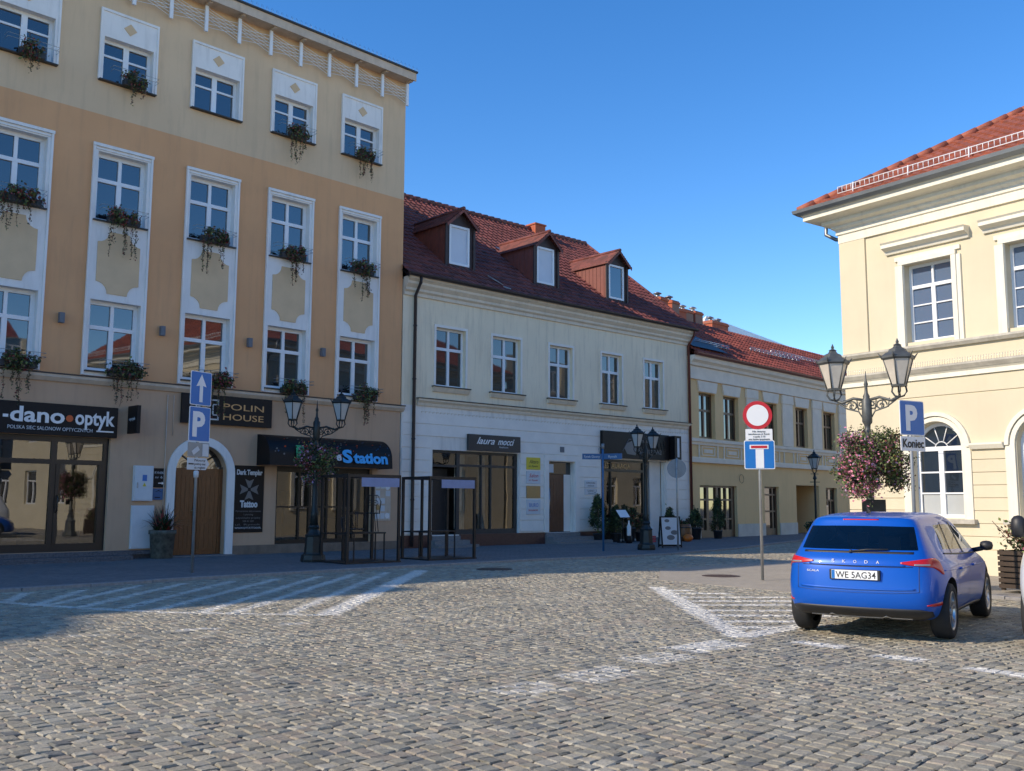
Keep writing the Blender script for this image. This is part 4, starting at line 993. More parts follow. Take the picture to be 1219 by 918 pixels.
    for k in range(4):
        yy = 3.0 + 2.7*k
        for z0, z1 in ((5.32, 7.20), (1.25, 3.3)):
            o = window(root, -yy-.6, -yy+.6, z0, z1, -.06, M['pvc'], M['glass'], mull=(.5,), trans=(z1-.55,)); o.rotation_euler = (0, 0, R(-90))
            s = MB()
            for q in ((-yy-.8, -yy-.6, z0-.1, z1+.2), (-yy+.6, -yy+.8, z0-.1, z1+.2), (-yy-.6, -yy+.6, z1, z1+.2)): s.box(q[0], q[1], -.09, -.001, q[2], q[3])
            s.build('surround', M['trimR'], o)
    t = MB(); t.prism_x([(0, 5.10), (-.08, 5.10), (-.14, 5.17), (-.14, 5.22), (0, 5.24)], -.10, L_); t.build('sill_course', M['trimRg'], root)
    t = MB(); t.prism_x([(0, 4.40), (-.07, 4.40), (-.07, 4.50), (-.12, 4.55), (0, 4.55)], -.10, L_); t.build('string_course', M['trimR'], root)
    t = MB(); t.prism_x([(0, 4.551), (-.13, 4.551), (-.20, 4.64), (-.20, 4.68), (0, 4.72)], -.14, L_); t.build('string_course', M['trimRg'], root)
    sp_ = MB(); x = .0
    while x < 9: sp_.tube([(x, -.17, 4.68), (x+.02, -.19, 4.80)], .004, 3); x += .06
    sp_.build('bird_spikes', M['silver'], root)
    # stepped cornice wrapping the corner
    def ring(mb, y0, z0, y1, z1):    # sloped strip at the front and left side with mitred corner
        mb.add([(-y0, -y0, z0), (L_, -y0, z0), (L_, -y1, z1), (-y1, -y1, z1)], [(0, 1, 2, 3)])
        mb.add([(-y0, DEP, z0), (-y0, -y0, z0), (-y1, -y1, z1), (-y1, DEP, z1)], [(0, 1, 2, 3)])
    def prof(mb, pts):
        for (a, b), (c, d) in zip(pts[:-1], pts[1:]): ring(mb, a, b, c, d)
    c1 = MB(); prof(c1, [(0, 8.10), (.06, 8.10), (.06, 8.30), (.10, 8.32)]); c1.build('frieze', M['trimR'], root)
    c1 = MB(); prof(c1, [(.10, 8.32), (.10, 8.42), (.18, 8.48), (.18, 8.53), (.34, 8.58), (.34, 8.66), (.44, 8.70), (.66, 8.72), (.66, 8.82), (.70, 8.86)]); c1.build('cornice', M['trimR'], root)
    gt = MB(); prof(gt, [(.66, 8.865), (.76, 8.86), (.84, 8.92), (.86, 9.0), (.83, 9.0), (.74, 8.93), (.6, 8.93)]); gt.build('gutter', M['zinc'], root)
    dp = MB(); dp.tube([(-.80, .5, 8.9), (-.82, .5, 8.6), (-.55, .55, 8.42), (-.2, .6, 8.35), (-.12, .6, 8.1), (-.12, .6, .2)], .05, 8); dp.build('downpipe', M['zinc'], root)
    # hipped roof
    k = .6; ex = .74; h0 = 8.96; run = 7.74; l_ = math.hypot(run, run*k); up = (run/l_, run*k/l_)
    roof_plane(root, M['tileR'], (0, -ex, h0), up, lambda t: -ex + t*up[0], lambda t: L_ - .0, l_, .33, .25)
    i0, i1, zt = run-ex, DEP-run+ex, h0+run*k-.03
    ul = MB(); ul.quad((-ex, -ex, h0-.03), (L_, -ex, h0-.03), (L_, i0, zt), (i0, i0, zt)); ul.quad((L_, DEP+ex, h0), (-ex, DEP+ex, h0), (i0, i1, zt), (L_, i1, zt)); ul.quad((i0, i0, zt), (L_, i0, zt), (L_, i1, zt), (i0, i1, zt)); ul.build('roof_underlay', M['tileR'], root)
    sd = MB(); sd.quad((-ex, DEP+ex, h0), (-ex, -ex, h0), (i0, i0, zt+.03), (i0, i1, zt+.03)); sd.build('hip_roof', M['tileR'], root)
    hp = MB(); n = 30
    for i in range(n):
        t0, t1 = i/n, (i+1.1)/n
        f_ = lambda t: (-ex+run*t, -ex+run*t, h0+run*k*t+.05)
        hp.tube([f_(t0), f_(t1)], [.10, .115], 8)
    hp.build('hip_tiles', M['tileR'], root)
    sn = MB(); yy = -.30; z = h0+.44*k
    for j in (0, 1): sn.tube([(.15, yy, z+.10+.16*j), (L_, yy, z+.10+.16*j)], .014, 4)
    x = .15
    while x < 14.3: sn.tube([(x, yy, z+.10), (x, yy, z+.27)], .009, 4); x += .13
    x = .6
    while x < 14: sn.tube([(x, yy-.02, z-.02), (x, yy, z+.28)], .02, 4); x += 1.5
    sn.build('snow_guard', M['white'], root)
build_R()

# ================================================================== houses further along the square (left ones shade the square; some beyond the frame added for light)
def plain_house(s0, s1, h, lab, mat, gable=None, F=FA, n0=0, D=11, fl0=1, roofm=None):
    root = empty('townhouse', F.w(s0, n0), F.a, lab, 'building')
    W = s1-s0; n = max(2, int(W/2.6)); holes = []
    for fl in range(fl0, int(h/3.6)+(fl0 == 0)):
        for i in range(n): x = W*(i+.5)/n; holes.append((x-.6, x+.6, 1.4+3.5*fl, 3.3+3.5*fl))
    mb = MB(); wall(mb, 0, W, 0, h, holes, .2); body(mb, 0, W, 0, h, D)
    mb.quad((0, -.4, h), (W, -.4, h), (W, D, h), (0, D, h))
    mb.build('wall', mat, root)
    for a, b, c, d in holes: window(root, a, b, c, d, .14, M['pvc'], M['glass'], mull=(.5,), trans=(c+1.3,))
    e = MB(); e.prism_x([(0, h-.3), (-.25, h-.2), (-.4, h), (0, h)], 0, W); e.build('cornice', M['trimA'], root)
    if roofm: e = MB(); e.prism_x([(-.45, h+.01), (D/2, h+D*.36), (D+.1, h+.01)], 0, W); e.build('roof', roofm, root)
    if gable: g = MB(); g.prism_y(gable, .05, .7); g.build('gable', mat, root)
plain_house(-22.9, -13.8, 9.0, 'low plain house standing left of the tall ochre house', M['wallB'])
plain_house(-28.6, -22.95, 17.9, 'tall narrow mustard townhouse beyond the low house', M['wallC'])
plain_house(-34.9, -28.65, 15.6, 'lower grey townhouse farther left along the square', M['wallB'])
plain_house(-56.0, -34.95, 17.2, 'wide townhouse with a curved gable far left on the square', M['wallR'], gable=[(3, 17.1), (15.2, 17.1), (13.0, 18.5), (11.2, 19.5), (9.2, 20.5), (7.5, 20.9), (5.5, 20.6), (4, 19)])

plain_house(14.6, 30, 7.2, 'lower cream wing adjoining the town hall on the right', M['wallR'], F=FR, D=13, fl0=0)
FL = Facade(FR.w(0, -34)[:2], 215.8)
plain_house(0, 18.2, 8.2, 'cream rear wing added unseen behind the town hall along the side street', M['wallR'], F=FL, D=12, fl0=0)  # unseen wing, added to cover the yellow horizon in the restaurant glass
FE = Facade(FC.w(30, -2)[:2], -42.9)
plain_house(0, 17, 10.5, 'cream house added unseen at the far end of the side street', M['wallB'], F=FE, D=10, fl0=0)  # unseen house, added to keep horizon glow out of the mustard house windows
FO = Facade(FA.w(48, 52)[:2], 225)  # unseen opposite row, added to bounce sunlight onto the shaded fronts
for a, b, h, mt, lb in ((0, 14, 9.5, 'wallR', 'cream gabled house added across the square, farthest one'), (14.1, 27, 11.5, 'wallB', 'white three-storey house added across the square'), (27.1, 42, 9.0, 'wallC', 'mustard house added across the square'), (42.1, 58, 12.0, 'wallR', 'tall cream house added across the square, behind the camera'), (58.1, 76, 9.5, 'wallB', 'white low house added across the square, behind the camera')):
    plain_house(a, b, h, lb, M[mt], F=FO, fl0=0, roofm=M['tileC'])

# ================================================================== 5. GROUND
def pip(px, py, poly):
    inside = np.zeros(px.shape, bool); n = len(poly); j = n-1
    for i in range(n):
        xi, yi = poly[i]; xj, yj = poly[j]
        c = ((yi > py) != (yj > py)) & (px < (xj-xi)*(py-yi)/((yj-yi) + 1e-12)+xi)
        inside ^= c; j = i
    return inside
W2 = lambda F, s, n: F.w(s, n)[:2]
edge = [W2(FA, -62, 7.6), W2(FA, -14, 7.35), W2(FA, -10.4, 7.0), W2(FA, -5, 6.95), W2(FA, -1, 7.0), W2(FB, 1.7, 7.35), W2(FB, 4.6, 7.33), W2(FC, -6.5, 5.9), W2(FC, -1, 4.6), W2(FC, 3.3, 3.7), W2(FC, 27, 3.2)]
back = [W2(FC, 27, -1), W2(FC, 0, -1), W2(FB, 15, -1), W2(FB, 0, -1), W2(FA, -1, -1), W2(FA, -62, -1)]
walkL = edge + back
edgeR = [W2(FR, 30, 5.2), W2(FR, 5.4, 5.2), W2(FR, 4.0, 7.0), W2(FR, .4, 7.0), W2(FR, -2.0, 4.6), W2(FR, -2.4, 0), W2(FR, -2.4, -16)]
walkR = edgeR + [W2(FR, 1, -16), W2(FR, 1, -1), W2(FR, 30, -1)]

def paving(name, c1, c2, mortar, ang, scale=2.5, off=.5):
    m, nt, N, L, b = nodes(name)
    mp = N.new('ShaderNodeMapping'); L.new(coord(nt), mp.inputs[0]); mp.inputs['Rotation'].default_value = (0, 0, R(ang))
    br = N.new('ShaderNodeTexBrick'); L.new(mp.outputs[0], br.inputs['Vector']); br.inputs['Scale'].default_value = scale; br.offset = off
    br.inputs['Color1'].default_value = (*c1, 1); br.inputs['Color2'].default_value = (*c2, 1); br.inputs['Mortar'].default_value = (*mortar, 1)
    br.inputs['Mortar Size'].default_value = .018; br.inputs['Mortar Smooth'].default_value = .3
    f = noise(nt, .8, 6, .65, coord(nt)); f2 = noise(nt, 9, 5, .7, coord(nt))
    c = mixc(nt, ramp(nt, f, [(.35, (0,0,0)), (.7, (.45,)*3)]), br.outputs[0], tuple(x*.55 for x in c1))
    c = mixc(nt, ramp(nt, f2, [(.5, (0,0,0)), (.75, (.4,)*3)]), c, tuple(min(1, x*1.5) for x in c2))
    L.new(c, b.inputs['Base Color']); b.inputs['Roughness'].default_value = .85
    inv = N.new('ShaderNodeMath'); inv.operation = 'SUBTRACT'; inv.inputs[0].default_value = 1; L.new(br.outputs['Fac'], inv.inputs[1])
    ad = N.new('ShaderNodeMath'); ad.operation = 'MULTIPLY_ADD'; L.new(f2, ad.inputs[0]); ad.inputs[1].default_value = .4; L.new(inv.outputs[0], ad.inputs[2])
    bump(nt, ad.outputs[0], .6, .012, b)
    return m
M['walk'] = paving('dark_paving_bricks', (.15,.15,.155), (.20,.195,.19), (.09,.085,.08), 45)
M['plaza'] = paving('sandy_paving_slabs', (.43,.38,.30), (.36,.32,.26), (.20,.18,.145), 35.8, 3.4)
M['base'] = paving('sand_joint_ground', (.24,.215,.18), (.22,.20,.17), (.12,.11,.10), 45, 1.9)
g = MB(); g.quad((-320, -260, -.015), (320, -260, -.015), (320, 400, -.015), (-320, 400, -.015)); g.build('ground', M['base'], kind='structure')
for nm, poly, mt in (('pavement', walkL, 'walk'), ('pavement', walkR, 'plaza')):
    p = MB(); p.prism_z(poly, -.02, .045 if mt == 'walk' else .006); o = p.build(nm, M[mt], kind='structure')
    bm = bmesh.new(); bm.from_mesh(o.data); bmesh.ops.recalc_face_normals(bm, faces=bm.faces); bm.to_mesh(o.data); bm.free()
k = MB()
for ed, sg in ((edge, -1), (edgeR[:2], 1)):
    for a, b in zip(ed[:-1], ed[1:]):
        A_, B_ = Vector((*a, 0)), Vector((*b, 0)); d = (B_-A_); n = max(1, int(d.length/1.0)); d_ = d/n; nn = Vector((d.y, -d.x, 0)).normalized()*.15
        if d.length > 20: n = min(n, 60)
        for i in range(n):
            p0 = A_ + d*(i/n) + d.normalized()*.006; p1 = A_ + d*((i+1)/n) - d.normalized()*.006; z = .058+random.uniform(-.004, .004)
            q = [p0, p1, p1+nn, p0+nn]; q = q if sg < 0 else q
            k.add([(v.x, v.y, -.02) for v in q]+[(v.x, v.y, z) for v in q], [(4, 5, 6, 7), (0, 1, 5, 4), (1, 2, 6, 5), (2, 3, 7, 6), (3, 0, 4, 7)])
o = k.build('kerb', M['concrete'], kind='structure', bevel=.008)
bm = bmesh.new(); bm.from_mesh(o.data); bmesh.ops.recalc_face_normals(bm, faces=bm.faces); bm.to_mesh(o.data); bm.free()

# painted markings: (polygon, strength)
def bar(a, b, w):
    a, b = Vector(a), Vector(b); d = (b-a).normalized(); n = Vector((-d.y, d.x))*w/2
    return [tuple(a+n), tuple(b+n), tuple(b-n), tuple(a-n)]
paint = []
pl = [(-9.5, 15.7), (-7.65, 14.94), (-6.12, 14.19), (-4.72, 13.68), (-2.56, 13.44)]
for a, b in zip(pl[:-1], pl[1:]): paint.append((bar(a, b, .17), .75))
for a, b in (((-7.57,14.92),(-8.08,16.51)), ((-6.94,14.4),(-7.37,17.13)), ((-6.79,14.64),(-6.74,18.0)), ((-6.20,14.26),(-6.11,18.55)), ((-5.55,14.23),(-5.37,19.14)), ((-4.98,14.0),(-4.66,19.77)), ((-4.27,13.7),(-3.97,20.44)), ((-3.8,13.6),(-3.34,21.17)), ((-3.04,13.58),(-2.72,21.68))):
    paint.append((bar(a, b, .17), .78))
paint.append((bar((-2.02, 22.4), (-2.50, 13.4), .32), .95))
paint.append((bar((2.66, 18.15), (2.64, 11.35), .30), 1.4))
paint.append((bar((2.62, 11.42), (3.85, 12.72), .27), 1.3))
for a, b in (((2.8,17.42),(3.2,17.44)), ((2.8,16.86),(3.75,16.88)), ((2.8,16.19),(4.6,16.26)), ((2.78,15.54),(5.0,15.68)), ((2.75,14.95),(5.0,15.05)), ((2.72,14.23),(4.9,14.23)), ((2.7,13.58),(4.5,13.6)), ((2.7,12.9),(3.9,12.94)), ((2.7,12.25),(3.3,12.28))):
    paint.append((bar(a, b, .21), 1.2))
for a, b in (((3.18,11.05),(3.56,10.59)), ((3.66,10.11),(4.07,9.77)), ((4.28,9.32),(4.66,8.84))): paint.append((bar(a, b, .24), 1.5))
for a, b, w, s_ in (((1.75, 10.35), (2.5, 11.0), .5, .74), ((1.15, 9.6), (1.75, 10.1), .5, .6), ((.5, 8.65), (1.1, 9.2), .48, .62), ((-.15, 7.9), (.4, 8.4), .48, .55), ((-.9, 7.2), (-.45, 7.6), .4, .3), ((-3.95, 11.75), (-3.5, 12.0), .2, .7), ((-5.0, 11.2), (-4.6, 11.4), .2, .45), ((-2.9, 12.4), (-2.55, 12.6), .2, .6)):
    paint.append((bar(a, b, w), s_))

def setts():
    rng = np.random.default_rng(4)
    pu, pn = .116, .118; ang = R(44.0)
    u = np.array([math.cos(ang), math.sin(ang)]); n = np.array([u[1], -u[0]])
    I, J = np.meshgrid(np.arange(-420, 600), np.arange(-430, 430), indexing='ij')
    I = I.ravel().astype(float); J = J.ravel().astype(float)
    rowoff = np.cumsum(rng.normal(0, .10, 2000)) % 1.0
    ri = (J+900).astype(int)
    U = (I + .35*np.sin(rowoff[ri]*6.283))*pu; V = J*pn
    U = U + .05*np.sin(V*.9+1) + .04*np.sin(V*2.3+U*.4); V = V + .06*np.sin(U*.7) + .035*np.sin(U*1.9+V*.5)
    X = U*u[0] + V*n[0]; Y = U*u[1] + V*n[1]
    keep = (Y > 1.5) & (Y < 42) & (np.abs(X) < .60*Y+3.2)
    keep &= ~pip(X, Y, walkL) & ~pip(X, Y, walkR)
    # keep the outer part near only
    U, V, X, Y = U[keep], V[keep], X[keep], Y[keep]; k = len(X)
    hu = pu/2*(.97 + rng.normal(0, .025, k)).clip(.86, .998); hv = pn/2*(.935+rng.normal(0, .04, k)).clip(.78, .99)
    U += rng.normal(0, .005, k); V += rng.normal(0, .005, k)
    z0 = rng.normal(0, .0018, k); tu = rng.normal(0, .019, k); tv = rng.normal(0, .019, k); rot = rng.normal(0, .045, k)
    g = np.array([-1, -.80, .80, 1.0]); vs = np.zeros((k, 16, 3))
    inner = []
    for a in range(4):
        for b in range(4):
            q = a*4+b; ring = a in (0, 3) or b in (0, 3)
            corner = a in (0, 3) and b in (0, 3)
            jx = rng.normal(0, .0042, k); jy = rng.normal(0, .0042, k)
            su = g[a]*hu*(.93 if corner else 1) + jx; sv = g[b]*hv*(.93 if corner else 1) + jy
            uu = U + su*np.cos(rot) - sv*np.sin(rot); vv = V + su*np.sin(rot) + sv*np.cos(rot)
            zz = z0 + tu*su + tv*sv + (-.0105 if ring else rng.normal(.0012, .0019, k))
            vs[:, q, 0] = uu*u[0]+vv*n[0]; vs[:, q, 1] = uu*u[1]+vv*n[1]; vs[:, q, 2] = zz
            if not ring: inner.append(q)
    f = []
    for a in range(3):
        for b in range(3): f.append((a*4+b, a*4+b+1, (a+1)*4+b+1, (a+1)*4+b))
    f = np.array(f); F = (f[None] + (np.arange(k)*16)[:, None, None]).reshape(-1)
    # orientation: make top faces look up
    p = vs[0][f[4]]; up = np.cross(p[1]-p[0], p[2]-p[0])[2]
    if up < 0: f = f[:, ::-1]; F = (f[None] + (np.arange(k)*16)[:, None, None]).reshape(-1)
    me = bpy.data.meshes.new('cobbled_square'); nv = k*16; nf = k*9
    me.vertices.add(nv); me.vertices.foreach_set('co', vs.reshape(-1))
    me.loops.add(nf*4); me.loops.foreach_set('vertex_index', F.astype(np.int32))
    me.polygons.add(nf); me.polygons.foreach_set('loop_start', np.arange(nf, dtype=np.int32)*4)
    me.polygons.foreach_set('use_smooth', np.zeros(nf, bool))
    me.update()
    # granite colours stone by stone, plus worn white paint
    pal = np.array([(.345,.308,.225), (.385,.342,.25), (.30,.28,.218), (.365,.31,.23), (.43,.39,.298), (.20,.195,.168), (.33,.311,.245)])
    ci = rng.choice(len(pal), k, p=[.24, .19, .17, .15, .12, .05, .08]); base = pal[ci]*(1+rng.normal(0, .085, (k, 1)))
    colr = np.repeat(base[:, None, :], 16, 1)
    px, py = vs[:, :, 0].ravel(), vs[:, :, 1].ravel(); mask = np.zeros(px.shape)
    stn = np.repeat(rng.random(k), 16); vn = rng.random(px.shape)
    for poly, s_ in paint:
        m_ = pip(px, py, poly); h = (stn*.55+vn*.45)
        wear = np.clip((s_*1.25 - h)*3.2, 0, 1)*min(s_, .92)
        mask = np.maximum(mask, m_*wear)
    pass
    c = colr.reshape(-1, 3)*(1-mask[:, None]) + np.array([.74, .71, .63])*mask[:, None]
    ca = me.color_attributes.new('stone', 'FLOAT_COLOR', 'POINT')
    ca.data.foreach_set('color', np.concatenate([c, np.ones((nv, 1))], 1).ravel().astype(np.float32))
    m, nt, N, L, b = nodes('granite_setts')
    at = N.new('ShaderNodeVertexColor'); at.layer_name = 'stone'
    v = coord(nt); f1 = noise(nt, 42, 6, .75, v); f0 = noise(nt, .5, 6, .62, v)
    hs = N.new('ShaderNodeHueSaturation'); L.new(at.outputs[0], hs.inputs['Color'])
    mm = N.new('ShaderNodeMath'); mm.operation = 'MULTIPLY'
    L.new(ramp(nt, f1, [(.28, (.62,)*3), (.72, (1.36,)*3)]), mm.inputs[0]); L.new(ramp(nt, f0, [(.3, (.82,)*3), (.7, (1.12,)*3)]), mm.inputs[1])
    L.new(mm.outputs[0], hs.inputs['Value']); L.new(hs.outputs[0], b.inputs['Base Color'])
    b.inputs['Roughness'].default_value = .62; b.inputs['Specular IOR Level'].default_value = .45
    bump(nt, noise(nt, 48, 6, .78, v), .9, .014, b)
    me.materials.append(m)
    o = bpy.data.objects.new('cobbled_square', me); COL.objects.link(o); tag(o, kind='structure')
    return k
print('setts', setts())
for i, (x, y, r, lb) in enumerate(((-.39, 22.8, .36, 'round iron cover in the shade edge before the dormer house, the middle one'), (4.43, 20.9, .34, 'rusty manhole cover in the sun left of the no-entry sign'), (-1.9, 26.6, .34, 'dark manhole cover in front of the second steel cage frame'))):
    m_ = MB(); m_.lathe([(r+.06, -.02), (r+.06, .008), (r, .010), (r, .006), (r-.02, .012), (.02, .013)], 24, smooth=False)
    for q in range(7): x0 = -.24+.08*q; m_.box(x0-.012, x0+.012, -.2, .2, .013, .018)
    m_.build('manhole_cover', M['iron_cover'], None, loc=(x, y, .004 if i < 2 else .004), label=lb, cat='manhole cover', group='manhole covers in the square')

# ================================================================== 6. STREET LAMPS, SIGNS
def lantern(par, x, y, z, k, warm):
    """hexagonal lantern, base of the glass at z"""
    r0, r1, h = .115*k, .235*k, .42*k
    fr = MB(); c = (x, y)
    for i in range(6):
        a = R(60*i+30); fr.tube([(x+r0*math.cos(a), y+r0*math.sin(a), z), (x+r1*math.cos(a), y+r1*math.sin(a), z+h)], .012*k, 4)
        p0, p1 = (x+r1*math.cos(a)*1.02, y+r1*math.sin(a)*1.02, z+h), (x+r1*math.cos(a)*1.34, y+r1*math.sin(a)*1.34, z+h+.10*k)
        fr.tube([p0, p1], [.022*k, .006*k], 4)
    fr.lathe([(r1*1.05, z+h-.01), (r1*1.16, z+h+.015*k), (r1*1.12, z+h+.05*k), (r1*.80, z+h+.11*k), (r1*.66, z+h+.12*k), (r1*.58, z+h+.165*k), (r1*.34, z+h+.19*k), (r1*.24, z+h+.225*k), (r1*.30, z+h+.235*k), (.02*k, z+h+.265*k), (.028*k, z+h+.29*k), (.004, z+h+.35*k)], 6, c, False, rot=R(30))
    fr.lathe([(r0*1.1, z-.03*k), (r0*1.15, z), (r0*.9, z+.01)], 6, c, False, rot=R(30))
    for i in range(4):
        a = R(90*i+20); fr.tube([(x+r0*.85*math.cos(a), y+r0*.85*math.sin(a), z-.02), (x+r0*1.0*math.cos(a), y+r0*1.0*math.sin(a), z-.11*k), (x+r0*.6*math.cos(a), y+r0*.6*math.sin(a), z-.18*k), (x, y, z-.20*k)], .015*k, 4)
    o = fr.build('lantern', M[warm[0]], par)
    g = MB(); g.lathe([(r0*.97, z+.008), (r1*.98, z+h-.01)], 6, c, False, rot=R(30)); g.build('lantern_glass', M[warm[1]], o)
    b = MB(); b.lathe([(.03*k, z+.02), (.05*k, z+.16*k), (.02*k, z+.3*k)], 8, c); b.build('bulb', M['white'], o)
def scroll(mb, p, d, s, turns=1.4, r=.013):
    pts = []
    for i in range(26):
        t = i/25; a = t*turns*2*math.pi; rr = s*(1-t*.85); pts.append((p[0]+d[0]*(rr*math.cos(a)-s), p[1]+d[1]*(rr*math.cos(a)-s), p[2]+rr*math.sin(a)))
    mb.tube(pts, r, 4)
def street_lamp(x, y, z0, label, ang, arm=.60, k=1.0, hpost=4.05, mats=('iron', 'lampglass'), zl=3.56, cat='street lamp', ped=1.0, group=None):
    root = empty('street_lamp', (x, y, z0), R(ang), label, cat, group)
    m = M[mats[0]]
    b = MB(); b.lathe([(.30*ped, 0), (.31*ped, .06), (.29*ped, .17), (.24*ped, .20), (.225*ped, .24), (.20*ped, .62), (.215*ped, .66), (.16*ped, .72), (.12, .80), (.145, .86), (.10, .92)], 8, smooth=False); b.build('pedestal', m, root)
    b = MB(); b.lathe([(.11, .90), (.085, 1.15), (.10, 1.2), (.075, 1.26), (.058, 2.3), (.052, 2.9), (.07, 2.94), (.05, 2.98), (.055, 3.06), (.088, 3.12), (.088, 3.52), (.055, 3.57), (.06, 3.60), (.032, 3.66), (.024, 3.78), (.04, 3.83), (.018, 3.90), (.004, 4.08)], 12)
    for v in range(len(b.v)): b.v[v] = (b.v[v][0], b.v[v][1], b.v[v][2]*hpost/4.08)
    b.build('post', m, root)
    a = MB(); za = zl-.20*k
    for sx in (-1, 1):
        a.tube([(sx*.05, 0, za-.02), (sx*arm*.4, 0, za+.02), (sx*arm*.75, 0, za-.05), (sx*arm, 0, za+.01)], .028, 6)
        scroll(a, (sx*arm*.62, 0, za-.12), (sx, 0), .10, 1.5); scroll(a, (sx*arm*.32, 0, za-.10), (sx, 0), .085, -1.4); 
        a.tube([(sx*.06, 0, za-.36), (sx*arm*.25, 0, za-.22), (sx*arm*.6, 0, za-.16), (sx*arm*.9, 0, za-.04)], .014, 5)
        for q in range(3): a.tube([(sx*arm*(.25+.2*q), 0, za-.2+.02*q), (sx*arm*(.3+.2*q), 0, za)], .010, 4)
    a.build('bracket', m, root)
    for sx in (-1, 1): lantern(root, sx*arm, 0, zl, k, mats)
    return root
def flower_ball(par_xy, z, rx, rz, label, mix, n, size, rz0=0):
    root = empty('flower_basket', (par_xy[0], par_xy[1], z), rz0, label, 'flower basket')
    b = MB(); b.lathe([(.30, -.12), (.36, .05), (.34, .06), (.10, .05)], 14); b.build('planter_ring', M['pot'], root)
    f = MB(); n_ = n//len(mix)
    for (cx, cy, cz, s_, wts, fr) in mix:
        leaves(f, int(n*fr), clumps(int(26*fr)+6, rx*s_, rx*s_, rz*s_, .085*rx/.55, (cx*rx, cy*rx, cz*rz)), size, wts)
    f.build('foliage', LM(), root)
    return root
GREEN = (6, 4, 5, 1, 0, 0, .3); PINK = (3.5, 2, 2.5, .8, 4.2, .5, .8); DULL = (3, 3, 1, 2, .8, 2.2, .5); PURP = (4, 2.5, 3, 2, .5, .6, 1.6)
street_lamp(-4.95, 24.66, .045, 'dark twin-lantern lamp with a flower ball in front of the tall ochre house', 8, .60, 1.0)
flower_ball((-4.95, 24.66), 2.62, .56, .55, 'dull red and purple flower ball round the lamp post by the game shop', [(0, 0, .25, .8, DULL, .42), (0, 0, -.3, .9, (2, 3, 1, 1.5, 1.2, .8, 2.2), .42), (.5, -.3, -.1, .5, GREEN, .16)], 3400, .048)
street_lamp(4.36, 31.86, .045, 'dark twin-lantern lamp before the black restaurant sign', 58, .62, .95, 3.75, zl=3.30)
street_lamp(6.22, 17.0, .045, 'weathered grey twin-lantern lamp rising behind the blue car', -36, .56, 1.06, 3.80, ('irongrey', 'lampglassW'), zl=3.52)
flower_ball((6.22, 17.0), 2.20, .60, .57, 'large pink and green flower ball on the sunlit lamp post behind the car', [(0, 0, 0, .95, (4, 2, 4, 2, .8, .8, .6), .2), (-.4, -.3, .35, .5, PINK, .14), (-.32, -.3, -.25, .6, PINK, .22), (.2, 0, .3, .75, (5, 3, 6, 3, .5, 1.4, .6), .28), (.35, 0, -.25, .8, PURP, .26), (0, -.2, .45, .6, (4, 2, 5, 2, .3, .6, .3), .10)], 15000, .034)
r_ = empty('post_sign', (6.22, 17.0, 1.38), R(10), 'small dark green plate on the sunlit lamp post under the flower ball', 'sign')
b = MB(); b.box(-.22, .22, -.115, -.095, 0, .22); b.build('panel', M['iron'], r_); b = MB(); b.box(-.02, .02, -.095, -.04, .05, .15); b.build('clip', M['iron'], r_)
r_ = empty('street_lamp', (13.2, 42.6, .045), R(20), 'slim single-lantern lamp far down the street before the mustard house', 'street lamp')
b = MB(); b.lathe([(.22, 0), (.22, .12), (.15, .16), (.13, .5), (.08, .6), (.055, .9), (.045, 2.55), (.09, 2.6), (.05, 2.72), (.05, 2.85)], 8, smooth=False); b.build('post', M['iron'], r_)
b = MB(); b.tube([(-.25, 0, 2.45), (.25, 0, 2.45)], .015, 4); b.tube([(-.2, 0, 2.8), (.2, 0, 2.8)], .012, 4); b.build('ladder_bar', M['iron'], r_)
lantern(r_, 0, 0, 3.05, 1.05, ('iron', 'lampglass'))

def pole(root, h, r=.03, mat='steel'):
    b = MB(); b.lathe([(r, -.03), (r, h), (r*.6, h+.01)], 12); b.build('pole', M[mat], root)
def plate(root, w, h, z, mat, y=-.045, border=None, rad=.03, name='sign_plate', back='steelback'):
    def rr(w, h, r):
        p = []
        for cx, cz, a in ((w/2-r, -h/2+r, -90), (w/2-r, h/2-r, 0), (-w/2+r, h/2-r, 90), (-w/2+r, -h/2+r, 180)): p += arc(cx, cz, r, a, a+90, 4)
        return p
    b = MB(); b.M = Matrix.Translation((0, 0, z)); b.prism_y(rr(w, h, rad), y, y+.012); b.box(-.04, .04, y+.012, .04, -.04, .04)
    o = b.build(name, M[border or mat], root)
    if border:
        c = MB(); c.M = Matrix.Translation((0, 0, z)); c.prism_y(rr(w-.03, h-.03, rad*.8), y-.003, y-.0005); c.build('sign_face', M[mat], o)
    return o, y-.004
# left post: one-way arrow, parking
r_ = empty('traffic_sign', (-6.64, 20.58, .045), R(61), 'galvanised post with a white arrow sign above a blue P sign in the shade', 'traffic sign')
pole(r_, 4.1)
o, y = plate(r_, .58, .72, 3.86, 'blue', border='white')
b = MB(); b.prism_y([(-.045, 3.57), (.045, 3.57), (.045, 3.92), (.14, 3.90), (0, 4.16), (-.14, 3.90), (-.045, 3.92)], y-.004, y); b.build('arrow', M['white'], o)
o, y = plate(r_, .58, .74, 3.10, 'blue', border='white')
text('P', .70, M['white'], o, TM(-.20, y-.002, 2.86), extrude=.002, offset=.03, width=.34)
o, y = plate(r_, .58, .30, 2.56, 'steelback', rad=.01)
b = MB(); b.box(.10, .27, y-.003, y, 2.43, 2.69); b.M = Matrix.Translation((-.06, y-.002, 2.56)) @ Matrix.Rotation(R(-35), 4, 'Y'); b.box(-.13, .07, -.002, .002, -.05, .05); b.build('symbol', M['offwhite'], o)
b = MB(); 
